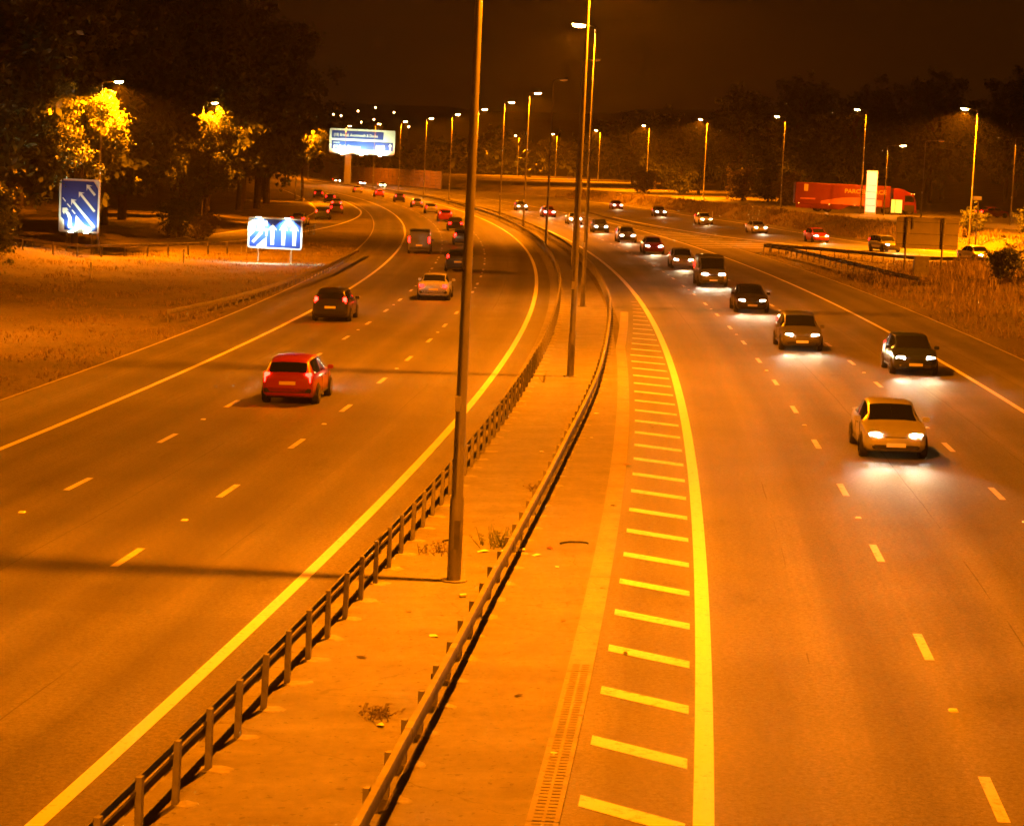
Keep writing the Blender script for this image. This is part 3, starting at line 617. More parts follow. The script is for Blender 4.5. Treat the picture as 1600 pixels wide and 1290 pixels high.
MB().box(((x0 + x1) / 2, .3, zlo + .15), (x1 - x0 - 1, .7, .7)).build('cantilever_beam', 'galvanised_dark', S)
for x in (x0 + 3.6, x0 + 8.6, x0 + 13.4):
    b = MB(); b.box((x, -1.6, zlo - .55), (1.0, .6, .4)); h = b.build('sign_lamp', 'galvanised', S); MB().box((x, -1.45, zlo - .33), (.8, .4, .03)).build('lamp_glass', 'flood_glow', h)
    spot('lamp', (x, -1.9, zlo - .3), 1000, (.86, 1.0, .62), h, 150, .6, .2, (0, 1.5, 2.6)); MB().box((x, -.8, zlo - .4), (.12, 1.5, .12)).build('lamp_bracket', 'galvanised_dark', h)
# 4 back of a sign in the gore
g0 = gp(29.9, 165); S = sign_root('sign_back', g0, R(7), 'plain grey back of a wide sign on two posts, beside the tall grass'); zb = 3.05 - 1.1 - g0.z; Wd, Hd = 4.72, 2.3
sheet('panel', rrect(-Wd / 2, zb, Wd / 2, zb + Hd, .18), 'sign_back', S, 0, .05)
for z in (zb + .3, zb + 1.1, zb + 1.95): MB().box((0, -.075, z), (Wd - .15, .04, .06)).build('rail', 'galvanised_dark', S)
for x in (-1.62, 1.15): post(S, x, -.16, -1.2, zb + Hd + .05, .075, 'galvanised_dark')
for x in (-1.3, .9):
    MB().box((x, -.1, zb + Hd - .02), (.75, .14, .10)).build('bracket', 'galvanised_dark', S)
    MB().box((x + .15, -.1, zb + Hd - .45), (.10, .1, .8)).build('bracket', 'galvanised_dark', S)
for x in (-1.55, 1.22):
    for z in (zb + .3, zb + 1.1, zb + 1.95): MB().box((x, -.25, z), (.07, .03, .05)).build('clip', 'white_plate', S)
g = gp(28.7, 160); S = empty('roadside_cabinet', g); tag(S, 'grey metal cabinet standing below the grey sign back', 'cabinet')
MB().box((0, 0, .75), (1.05, .5, 1.5)).build('case', 'galvanised_dark', S); MB().box((0, -.256, .78), (.9, .012, 1.3)).build('door', 'galvanised', S); MB().box((.35, -.27, .8), (.05, .02, .12)).build('handle', 'black_plastic', S)
for x, y, H, lab, top in ((42.3, 208.5, 3.1, 'thin dark post with a small box on top, right of the grey sign back', True),):
    S = empty('camera_post', gp(x, y)); tag(S, lab, 'post'); b = MB(); b.tube([(0, 0, -.3), (0, 0, 5.4)], .07, 8); b.build('pole', 'galvanised_dark', S, True); MB().box((-.1, -.05, 5.35), (.75, .3, .35)).build('box', 'white_plate', S)
# service area totem and small signs
g0 = gp(50.6, 327); S = empty('totem_sign', g0, R(-9)); tag(S, 'tall pale lit totem sign in front of the red lorry', 'sign')
MB().box((0, 0, 3.0), (1.5, .35, 6.0)).build('case', 'white_plate', S); MB().box((0, -.18, 3.15), (1.34, .02, 5.5)).build('face', 'totem_glow', S)
for z in (1.3, 2.2, 3.1, 4.0): MB().box((0, -.197, z), (1.25, .012, .06)).build('band', 'galvanised', S)
MB().box((0, 0, .06), (1.9, .7, .12)).build('plinth', 'concrete', S)
S0 = S
S0.location = gp(47.2, 304)
g0 = gp(50.9, 305); S = empty('panel_sign', g0, R(-9)); tag(S, 'small lit yellow sign board in front of the lorry cab', 'sign')
MB().box((0, 0, 1.25), (1.5, .12, 1.9)).build('case', 'galvanised', S)
for x, w in ((-.48, .46), (.27, .86)): MB().box((x, -.07, 1.25), (w, .02, 1.72)).build('face', 'sign_yellow_glow', S)
for x in (-.6, .6): post(S, x, .05, -.2, 1.0, .04)
for x, y, lab in ((-23.8, 160, 'pale marker post on the left verge near the lane sign'), (-26.4, 139, 'pale marker post on the left verge above the red tail lights'), (26.7, 162.5, 'white marker post at the foot of the grey sign back'), (28.3, 331, 'white marker post on the bank below the right trees'), (31.3, 296, 'white marker post beside the slip road in front of the lorry')):
    S = empty('marker_post', gp(x, y)); tag(S, lab, 'marker post', 'marker posts'); MB().box((0, 0, .5), (.12, .08, 1.0)).build('shaft', 'white_plastic', S); MB().box((0, -.045, .82), (.08, .012, .16)).build('reflector', 'reflector', S)

# ------------------------------------------------------------------ far noise barrier and wall of the curve
S = empty('noise_barrier', gp(-19.6, 556)); tag(S, 'long brown timber noise barrier at the far curve under the gantry sign', 'noise barrier')
P = [Vector((-19.6, 556, 0)), Vector((-28, 590, 0)), Vector((-40, 640, 0)), Vector((-52, 680, 0)), Vector((-66, 722, 0)), Vector((-86, 775, 0))]
for a, b_ in zip(P, P[1:]):
    n = max(2, int((b_ - a).length / 6))
    for j in range(n):
        p = a.lerp(b_, j / n); q = a.lerp(b_, (j + 1) / n); c = (p + q) / 2; d = q - p; ang = math.atan2(d.y, d.x); g = gp(c.x, c.y); L = d.length
        for kk in range(6):
            o = MB().box((0, rng.uniform(-.02, .02), .45 + kk * .74), (L - .14, .10, .66)).build('plank', 'timber', S); o.location = g - S.location; o.rotation_euler = (0, 0, ang)
        o = MB().box((0, 0, 2.35), (.22, .24, 4.7)).build('post', 'galvanised_dark', S); o.location = gp(p.x, p.y) - S.location; o.rotation_euler = (0, 0, ang)

# ------------------------------------------------------------------ vegetation
def leaves(rg, centres, n, size, flat=.5):
    """numpy leaf cards scattered through clumps: centres = (x,y,z,rx,rz)"""
    c = np.array(centres); w = c[:, 3] ** 2 * c[:, 4]; w = w / w.sum(); idx = rg.choice(len(c), n, p=w)
    d = rg.normal(size=(n, 3)); d /= np.linalg.norm(d, axis=1)[:, None]; r = np.abs(rg.normal(.62, .30, n))
    p = c[idx, :3] + d * r[:, None] * np.stack([c[idx, 3], c[idx, 3], c[idx, 4]], 1)
    nrm = d + rg.normal(size=(n, 3)) * .8; nrm[:, 2] += flat; nrm /= np.linalg.norm(nrm, axis=1)[:, None]
    t = np.cross(nrm, rg.normal(size=(n, 3))); t /= np.linalg.norm(t, axis=1)[:, None]; b = np.cross(nrm, t); s = (size * rg.uniform(.6, 1.4, n))[:, None]
    v = np.stack([p - t * s, p - b * s * .55, p + t * s, p + b * s * .55], 1).reshape(-1, 3)
    return v
def mesh_quads(name, v, mat):
    n = len(v) // 4; me = bpy.data.meshes.new(name); me.vertices.add(len(v)); me.vertices.foreach_set('co', v.astype(np.float32).ravel())
    me.loops.add(n * 4); me.loops.foreach_set('vertex_index', np.arange(n * 4, dtype=np.int32)); me.polygons.add(n)
    me.polygons.foreach_set('loop_start', np.arange(0, n * 4, 4, dtype=np.int32)); me.polygons.foreach_set('loop_total', np.full(n, 4, dtype=np.int32)); me.update(); me.validate()
    me.materials.append(MAT[mat]); return me
def make_tree(seed, H=16.0, spread=4.6, nleaf=12000, size=.27, mat='leaf_dark', low=.2):
    rg = np.random.default_rng(seed); b = MB(); tr = H * .014 + .06
    b.tube([(0, 0, -.5), (rg.normal() * .1, 0, H * .2), (rg.normal() * .25, rg.normal() * .25, H * .5), (rg.normal() * .4, rg.normal() * .4, H * .85)], [tr * 1.25, tr, tr * .7, tr * .2], 8)
    cl = []
    for k in range(22):
        z = H * (low + (.93 - low) * (k + .5) / 22); a = k * 2.4 + rg.uniform(-.5, .5); q = math.sin(math.pi * min(1, max(.08, (z / H - low * .6) / (1 - low * .6)))) ** .6
        L = spread * q * rg.uniform(.55, 1.0); e = np.array([math.cos(a) * L, math.sin(a) * L, z + L * .25])
        b.tube([(0, 0, z * .82), tuple(e * np.array([.5, .5, 1]) - [0, 0, .3]), tuple(e)], [tr * .45, tr * .25, tr * .1], 5)
        r = spread * rg.uniform(.28, .46); cl.append((*e, r, r * .75))
        for j in range(3): o = rg.normal(size=3) * r * .8; cl.append((*(e + o), r * rg.uniform(.35, .7), r * rg.uniform(.3, .6)))
        cl.append((*(e * np.array([.5, .5, 1]) - [0, 0, .2]), r * .8, r * .6))
    cl.append((0, 0, H * .93, spread * .35, H * .08))
    tm = b.mesh('trunk'); tm.materials.append(MAT['bark']); return tm, mesh_quads('crown', leaves(rg, cl, nleaf, size), mat)
TREES = [make_tree(11), make_tree(12, 18, 5.2), make_tree(13, 14, 4.2), make_tree(14, 17, 4.4)]
LIT = [make_tree(21, 12.6, 3.9, 21000, .135, 'leaf_mid', .46), make_tree(22, 12.8, 3.7, 21000, .135, 'leaf_mid', .2)]
def tree(pos, kind, sc, label, group=None, rz=None, zs=1.0, name='tree', cat='tree'):
    r = empty(name, pos, rng.uniform(0, 6.28) if rz is None else rz); tag(r, label, cat, group); r.scale = (sc, sc, sc * zs)
    link('trunk', kind[0], None, r); link('crown', kind[1], None, r); return r
tree(gp(-34.0, 172.0), LIT[0], .98, 'tree glowing yellow round the lamp above the blue arrow sign', rz=.4, name='lit_tree')
tree(gp(-35.6, 254.2), LIT[1], .93, 'brightly lit yellow tree behind and above the white lane sign', rz=2.0, name='lit_tree')
tree(gp(-37.6, 388), LIT[0], 1.05, 'dimmer lit tree just left of the gantry sign, third of the lit trees', rz=3.0, name='lit_tree')
dl = 'tall dark broadleaf tree in the unlit mass left of the motorway'; dg = 'dark trees left of the motorway'
for i, (x, y, s, k) in enumerate(((-41, 168, 1.0, 1), (-37.5, 186, 1.0, 0), (-48, 176, 1.15, 3), (-46, 200, 1.2, 1), (-39.5, 214, 1.15, 2), (-41, 232, 1.15, 0), (-46, 240, 1.25, 3), (-55, 215, 1.3, 1), (-40.5, 275, 1.25, 1), (-37, 296, 1.25, 2), (-45, 300, 1.3, 0), (-41, 330, 1.3, 3), (-50, 335, 1.4, 1), (-45, 365, 1.3, 0), (-46.5, 405, 1.25, 2), (-53, 430, 1.35, 3), (-60, 390, 1.5, 1), (-54, 470, 1.35, 0), (-58, 260, 1.4, 3), (-64, 300, 1.5, 1), (-57, 175, 1.3, 0), (-66, 240, 1.5, 1), (-50, 158, 1.1, 1), (-37.5, 268, 1.2, 2), (-36.5, 312, 1.15, 3), (-39.5, 350, 1.2, 1), (-42, 372, 1.2, 2), (-48, 385, 1.35, 3), (-44, 190, 1.2, 2))):
    tree(gp(x, y), TREES[k], s * 1.28, dl, dg)
SHRUB = [make_tree(31, 4.2, 2.4, 5200, .15, 'leaf_dark', .12), make_tree(32, 3.4, 2.2, 4200, .14, 'leaf_dry', .12), make_tree(33, 4.6, 2.6, 5200, .16, 'leaf_mid', .12)]
for x, y, s, k, lab in ((-36.6, 150, 1.15, 0, 'dark rounded shrub at the left edge below the trees'), (-33.6, 140, .95, 2, 'dark shrub at the left edge nearest the camera'), (-39.5, 158, 1.3, 0, 'dark shrub behind the left edge shrubs, left of the arrow sign'), (-37.0, 133, 1.0, 0, 'low shrub half out of frame at the left edge'),
                        (-28.5, 203, .62, 1, 'small reddish shrub between the two lane signs'), (-31.5, 208, .8, 0, 'dark shrub behind the left barrier, between the lane signs')):
    tree(gp(x, y), SHRUB[k], s, lab, 'shrubs on the left bank', name='shrub', cat='shrub')
rlab = 'dark broadleaf tree in the unlit belt behind the right slip road and lorry'; rg_ = 'dark trees behind the right slip road'
for i, (x, y, s, k) in enumerate(((37, 470, .95, 0), (44, 455, 1.15, 1), (47, 500, 1.2, 3), (53, 440, 1.2, 2), (58, 470, 1.3, 1), (63, 430, 1.25, 0), (70, 450, 1.3, 3), (76, 420, 1.25, 1), (82, 440, 1.3, 2), (88, 410, 1.25, 0), (94, 430, 1.3, 3), (100, 405, 1.25, 1), (108, 420, 1.3, 0), (116, 400, 1.3, 2), (32, 540, 1.1, 2), (29, 590, 1.0, 1), (50, 560, 1.2, 0), (66, 520, 1.3, 1), (90, 500, 1.4, 3), (112, 480, 1.4, 1), (40, 640, 1.2, 3))):
    tree(gp(x, y), TREES[k], s, rlab, rg_)
for x, y, s, k, lab in ((25.8, 470, 1.3, 1, 'lit brown bush left of the fourth slip road lamp column'), (32.0, 455, 1.5, 2, 'lit bush right beside the fifth slip road lamp column'), (39.5, 402, 1.5, 1, 'lit tree-like bush between the third and fourth slip lamps'), (43.0, 392, 1.3, 2, 'dim bush right of the fourth slip lamp column, below dark trees'), (43.8, 366, 1.3, 1, 'dim bush just left of the lorry rear'),
                        (45.5, 226, .55, 0, 'small dark bush behind the thin post right of the sign back'), (50.0, 220, .62, 0, 'green dark bush at the right edge above the tall grass'), (52.5, 226, .6, 2, 'rounded green bush at the right edge of the photo'), (32.6, 150, .5, 0, 'dark bramble bush in the tall grass below the grey sign back'), (36.5, 147, .55, 0, 'dark bramble bush in the tall grass near the right edge')):
    tree(gp(x, y), SHRUB[k], s, lab, 'bushes beside the right slip road', name='bush', cat='bush')
# far wood on the rising ground: one dark mass
rg = np.random.default_rng(5); cl = []
for k in range(150):
    x = rg.uniform(-330, 200); y = rg.uniform(800, 1150); z = float(gz(x, y)); h = rg.uniform(8, 15); cl.append((x, y, z + h * .55, rg.uniform(5, 9), h * .55))
o = link('far_wood', mesh_quads('far_wood', leaves(rg, cl, 16000, 1.3), 'leaf_dark')); tag(o, 'dark far-off wood on the rising ground below the sky', 'wood', kind='stuff')
# grass
def blades(rg, pts, hmin, hmax, w, mat, name, label):
    P = np.array([(x, y, 0) for x, y in pts]); u, v_ = P[:, 0], P[:, 1]
    cl_ = np.sin(u * 1.1 + 2 * np.sin(v_ * .23)) + np.sin(v_ * .61 + 1.7 * np.sin(u * .5)) + .8 * np.sin(u * 2.7 + v_ * 1.3) + rg.normal(size=len(P)) * .5
    P = P[cl_ > -.7]; cl_ = cl_[cl_ > -.7]; n = len(P); P[:, 2] = gz(P[:, 0], P[:, 1]) - .02
    a = rg.uniform(0, 6.28, n); h = rg.uniform(hmin, hmax, n) * np.clip(.55 + .3 * cl_, .4, 1.5); t = np.stack([np.cos(a), np.sin(a), np.zeros(n)], 1) * (w * rg.uniform(.6, 1.3, n))[:, None]
    l = rg.normal(size=(n, 3)) * (h * .28)[:, None]; l[:, 2] = h; m1 = P + l * np.array([.35, .35, .6])
    v = np.stack([P - t, P + t, m1 + t * .7, m1 - t * .7], 1); v2 = np.stack([m1 - t * .7, m1 + t * .7, P + l + t * .08, P + l - t * .08], 1)
    o = link(name, mesh_quads(name, np.concatenate([v, v2]).reshape(-1, 3), mat)); tag(o, label, 'grass', kind='stuff')
rg = np.random.default_rng(9)
def rs_x(y): return at(REC, y, 15.1).x
pts = []; pg = []
while len(pts) < 26000:
    y = rg.uniform(95, 192); x = rg.uniform(22, 52)
    inner = grad([(60, 140), (90, 104), (110, 78), (130, 62), (150, 50), (170, 41), (196, 33), (214, 28.7)], y)
    if x > inner - .4 or x < rs_x(y) + 1.2: continue
    d = math.exp(-((x - 36) / 9) ** 2 - ((y - 157) / 30) ** 2)
    if y > 166 and x < 33: continue
    if rg.random() < .08 + d * 1.0: pts.append((x, y))
blades(rg, pts, .2, .95, .035, 'grass_dry', 'tall_grass', 'tall dry grass on the mound at the right, beside the grey sign back')
pts = []
while len(pts) < 30000:
    y = rg.uniform(60, 230); x = rg.uniform(16, 50)
    inner = grad([(60, 140), (90, 104), (110, 78), (130, 62), (150, 50), (170, 41), (196, 33), (206, 28)], y)
    if x > inner - .3 or x < rs_x(y) + .15 or y > 205: continue
    pts.append((x, y))
blades(rg, pts, .06, .28, .03, 'grass_dry', 'verge_grass', 'short dry grass on the right verge and in the gore')
pts = []
while len(pts) < 34000:
    y = rg.uniform(60, 205); x = rg.uniform(-40, -11); e = at(LEC, y, -14.55).x
    if x > e or (y > 178 and x < -20.5): continue
    pts.append((x, y))
blades(rg, pts, .05, .22, .03, 'grass_dry', 'verge_grass', 'short dry grass on the left verge below the lane signs')
pts = []
so = SLIP_OUT
while len(pts) < 22000:
    y = rg.uniform(195, 480); x = float(np.interp(y, so[:, 1], so[:, 0])) + rg.uniform(.3, 6.0) if False else float(np.interp(y, so[::1, 1], so[::1, 0])) + rg.uniform(.2, 5.2)
    if x > grad(UP, y) + 1.2: continue
    pts.append((x, y))
blades(rg, pts, .15, .75, .05, 'grass_dry', 'bank_grass', 'rough grass on the low bank between slip road and service road')
def weed(x, y, n, h, mat, label, spread=.5):
    c = Vector((x, y, pz(x, y) + .012)); r = empty('weed', c); tag(r, label, 'weed', 'weeds in the central reserve'); b = MB()
    for k in range(n):
        a = rng.uniform(0, 6.28); q = rng.uniform(0, spread); px, py = q * math.cos(a), q * math.sin(a); hh = h * rng.uniform(.4, 1.0); lx, ly = rng.gauss(0, .12), rng.gauss(0, .12); w = .012
        b.v += [(px - w, py, 0), (px + w, py, 0), (px + lx + w * .3, py + ly, hh), (px + lx - w * .3, py + ly, hh)]; i = len(b.v) - 4; b.f.append((i, i + 1, i + 2, i + 3))
        for j in range(3):
            t = rng.uniform(.3, 1); s = .035; cx, cy, cz = px + lx * t, py + ly * t, hh * t; i = len(b.v); b.v += [(cx, cy, cz), (cx + s, cy + rng.uniform(-s, s), cz + s * .3), (cx + s * 1.6, cy, cz + .01), (cx + s, cy - s * .6, cz - .01)]; b.f.append((i, i + 1, i + 2, i + 3))
    b.build('stalks', mat, r)
def rp(y, off): p = at(LEC, y, off); return p.x, p.y
weed(*rp(45.6, 3.3), 46, .42, 'leaf_mid', 'straggly weed growing just behind the nearest lamp column', .55)
weed(*rp(44.6, 2.1), 26, .25, 'leaf_dry', 'low dry weed left of the nearest lamp column', .5)
weed(*rp(53.5, 3.3), 16, .2, 'leaf_dry', 'small dry weed farther along the reserve beyond the nearest column', .3)
weed(*rp(31.4, 3.1), 30, .16, 'leaf_dry', 'flat dry weed near the bottom of the photo by the box beam', .35)
weed(*rp(79.6, 1.95), 6, .5, 'leaf_dry', 'single stalk beside the second lamp column', .06)

# ------------------------------------------------------------------ litter in the reserve
def litter(name, y, off, mat, label, kind, rz, s=1.0):
    p = at(LEC, y, off, .016); b = MB()
    if kind == 'can': b.tube([(-.07 * s, 0, .033 * s), (.07 * s, 0, .033 * s)], [.033 * s] * 2, 10)
    elif kind == 'brick': b.box((0, 0, .04), (.215, .1, .075))
    elif kind == 'hose': b.tube([(.3 * math.cos(t) * s, .2 * math.sin(t) * s, .02) for t in [k * .35 for k in range(9)]], .018, 6)
    else:
        n = 7; b.v = [(0, 0, .05 * s)] + [(math.cos(k * 2 * math.pi / n) * s * rng.uniform(.07, .16), math.sin(k * 2 * math.pi / n) * s * rng.uniform(.05, .1), rng.uniform(0, .04) * s) for k in range(n)]; b.f = [(0, k + 1, (k + 1) % n + 1) for k in range(n)]
    o = b.build(name, mat); lay(o, p, rz); tag(o, label, 'litter', 'litter in the central reserve'); return o
litter('brick', 33.9, 3.55, 'litter_dark', 'dark brick lying between the two central barriers', 'brick', 1.2)
litter('crushed_can', 40.2, 3.15, 'litter_white', 'pale crushed can just right of the nearest column base', 'can', .6)
litter('bottle', 45.1, 3.75, 'litter_white', 'white bottle among rubbish behind the nearest column', 'can', .2, 1.1)
litter('torn_tyre', 46.2, 4.75, 'rubber', 'curved strip of tyre against the box beam barrier', 'hose', .3)
litter('torn_tyre', 45.9, 2.2, 'rubber', 'ring of tyre rubber by the left barrier posts', 'hose', 1.0, .6)
spots = ((45.0, 3.4), (45.2, 3.9), (44.7, 4.1), (45.6, 4.3), (44.9, 3.0))
for i, (y, o_) in enumerate(spots): litter('paper_scrap', y, o_, ('litter_white', 'litter_brown', 'litter_white', 'litter_red', 'litter_white')[i], 'scrap of rubbish in the small heap beside the nearest column', 'scrap', rng.uniform(0, 6), 1.0)
for i, (y, o_, s) in enumerate(((36.8, 3.1, .8), (47.7, 3.5, .7), (51.5, 5.3, .8), (58.5, 5.4, 1.3), (64.0, 4.2, .6), (70.2, 4.1, .8), (33.0, 4.9, .6), (38.5, 5.1, .6), (30.7, 3.6, .9), (30.9, 3.2, .8), (36.2, 6.3, .6), (41.5, 5.6, .6), (29.9, 5.7, .7), (54.6, 3.6, .9), (35.0, 2.2, .7), (38.7, 2.4, .6), (43.5, 4.6, .6), (60.6, 3.0, .7), (67.0, 5.9, .6), (32.0, 5.9, .5))):
    litter('paper_scrap', y, o_, ('litter_white', 'litter_white', 'litter_dark', 'litter_brown')[i % 4], 'small scrap of litter lying loose on the reserve between the barriers', 'scrap', rng.uniform(0, 6), s)

# ------------------------------------------------------------------ far lights on the hill
for i, (x, z, y) in enumerate(((523, 180, 1250), (535, 183, 1250), (561, 184, 1300), (588, 179, 1350), (586, 188, 1200), (617, 182, 1300), (567, 192, 1150), (553, 190, 1180), (640, 199, 1100))):
    k = y / 3508; X = (x - 800) * k + (z - 600) * .046 * k; Z = 7.9 + (232 - z + (x - 800) * .046) * k
    g = gp(X, y); r = empty('street_lamp', g); tag(r, 'tiny distant orange street lamp on the dark hill above the gantry sign', 'street lamp', 'distant street lamps')
    h = max(4.0, Z - g.z); b = MB(); b.tube([(0, 0, -1), (0, 0, h)], .12, 6); b.build('pole', 'galvanised_dark', r); b = MB(); b.tube([(0, -.45, h), (0, 0, h + .1), (0, .45, h)], [.2, .5, .2], 8); b.build('lantern', 'far_lamp', r)

# ------------------------------------------------------------------ vehicles (standing still, lamps on)
def cat(P, n):
    """smooth interpolation of station rows"""
    P = np.array(P, float); out_ = []
    for k in range(len(P) - 1):
        a, b, c, d = P[max(k - 1, 0)], P[k], P[k + 1], P[min(k + 2, len(P) - 1)]
        for j in range(n):
            t = j / n; h = P[k + 1, 0] - P[k, 0]
            m0 = (c - a) / max(c[0] - a[0], 1e-6) * h; m1 = (d - b) / max(d[0] - b[0], 1e-6) * h
            q = (2 * t ** 3 - 3 * t * t + 1) * b + (t ** 3 - 2 * t * t + t) * m0 * .8 + (-2 * t ** 3 + 3 * t * t) * c + (t ** 3 - t * t) * m1 * .8; out_.append(q)
    out_.append(P[-1]); return np.array(out_)
#      x     zb   zs   zt   ws   wt
CARS = {
 'hatchback': dict(st=[(-2.02, .42, .80, .86, .66, .50), (-1.96, .30, .90, 1.00, .79, .60), (-1.62, .20, .93, 1.36, .84, .58), (-1.2, .18, .93, 1.45, .86, .60), (-.4, .18, .92, 1.48, .87, .62), (.25, .18, .91, 1.43, .87, .60), (.72, .18, .90, 1.17, .87, .62), (1.02, .18, .88, .96, .86, .68), (1.5, .18, .80, .88, .85, .66), (1.86, .24, .68, .75, .79, .58), (2.0, .34, .55, .60, .64, .48)], wb=(-1.22, 1.28), wr=.30, rear=(-1.93, -1.66), scr=(.30, .98), side=(-1.5, .72), hood=1.0, tail=(.66, .86, .17, .30, -1.90)),
 'saloon': dict(st=[(-2.28, .42, .78, .84, .68, .54), (-2.22, .30, .92, .98, .80, .64), (-1.72, .20, .95, 1.02, .86, .66), (-1.35, .18, .95, 1.16, .87, .60), (-.85, .18, .94, 1.40, .88, .59), (-.2, .18, .93, 1.44, .88, .61), (.38, .18, .92, 1.38, .88, .60), (.85, .18, .91, 1.14, .88, .62), (1.15, .18, .88, .96, .87, .70), (1.7, .18, .82, .88, .86, .68), (2.12, .24, .68, .74, .80, .60), (2.26, .34, .55, .60, .66, .5)], wb=(-1.38, 1.42), wr=.31, rear=(-1.58, -.95), scr=(.44, 1.1), side=(-1.25, .85), hood=1.1, tail=(.64, .82, .26, .18, -2.21)),
 'estate': dict(st=[(-2.24, .42, .82, .90, .68, .52), (-2.18, .30, .92, 1.04, .80, .62), (-1.92, .20, .95, 1.42, .86, .60), (-1.5, .18, .95, 1.52, .88, .62), (-.4, .18, .94, 1.54, .89, .64), (.35, .18, .93, 1.46, .89, .62), (.82, .18, .92, 1.18, .89, .64), (1.12, .18, .90, 1.0, .88, .70), (1.65, .18, .84, .91, .87, .68), (2.06, .24, .70, .77, .81, .6), (2.2, .34, .56, .62, .66, .5)], wb=(-1.36, 1.38), wr=.32, rear=(-2.15, -1.96), scr=(.40, 1.08), side=(-1.85, .82), hood=1.1, tail=(.68, .95, .14, .40, -2.10)),
 'van': dict(st=[(-2.5, .42, 1.0, 1.6, .80, .70), (-2.46, .30, 1.05, 1.86, .90, .78), (-2.3, .22, 1.08, 1.94, .93, .82), (-1.0, .20, 1.08, 1.97, .94, .84), (.4, .20, 1.08, 1.95, .94, .82), (.95, .20, 1.06, 1.82, .94, .78), (1.45, .20, 1.02, 1.34, .93, .74), (1.75, .20, .98, 1.08, .92, .76), (2.2, .24, .82, .92, .86, .66), (2.4, .34, .60, .68, .70, .54)], wb=(-1.5, 1.5), wr=.33, rear=(-2.47, -2.36), scr=(.98, 1.7), side=(.35, 1.35), hood=1.8, tail=(.82, 1.15, .13, .46, -2.43)),
}
def sect(q):
    x, zb, zs, zt, ws, wt = q
    h = [(0, zb), (ws * .84, zb), (ws * .965, zb + .10), (ws, zb + .42 * (zs - zb)), (ws * .99, zs - .10), (ws * .945, zs - .005), (wt * 1.10 if zt - zs > .12 else (ws * .92 + wt * .08), zs + (zt - zs) * .25), (wt * 1.05, zs + (zt - zs) * .80), (wt * .92, zt - .02), (wt * .5, zt), (0, zt + .006)]
    # sides of the cabin lean in from the shoulder to the roof
    if zt - zs > .12:
        a = ws * .945; h[6] = (a + (wt * 1.02 - a) * .12, zs + (zt - zs) * .08); h[7] = (a + (wt * 1.02 - a) * .92, zs + (zt - zs) * .86)
    return [(x, y, z) for y, z in h]
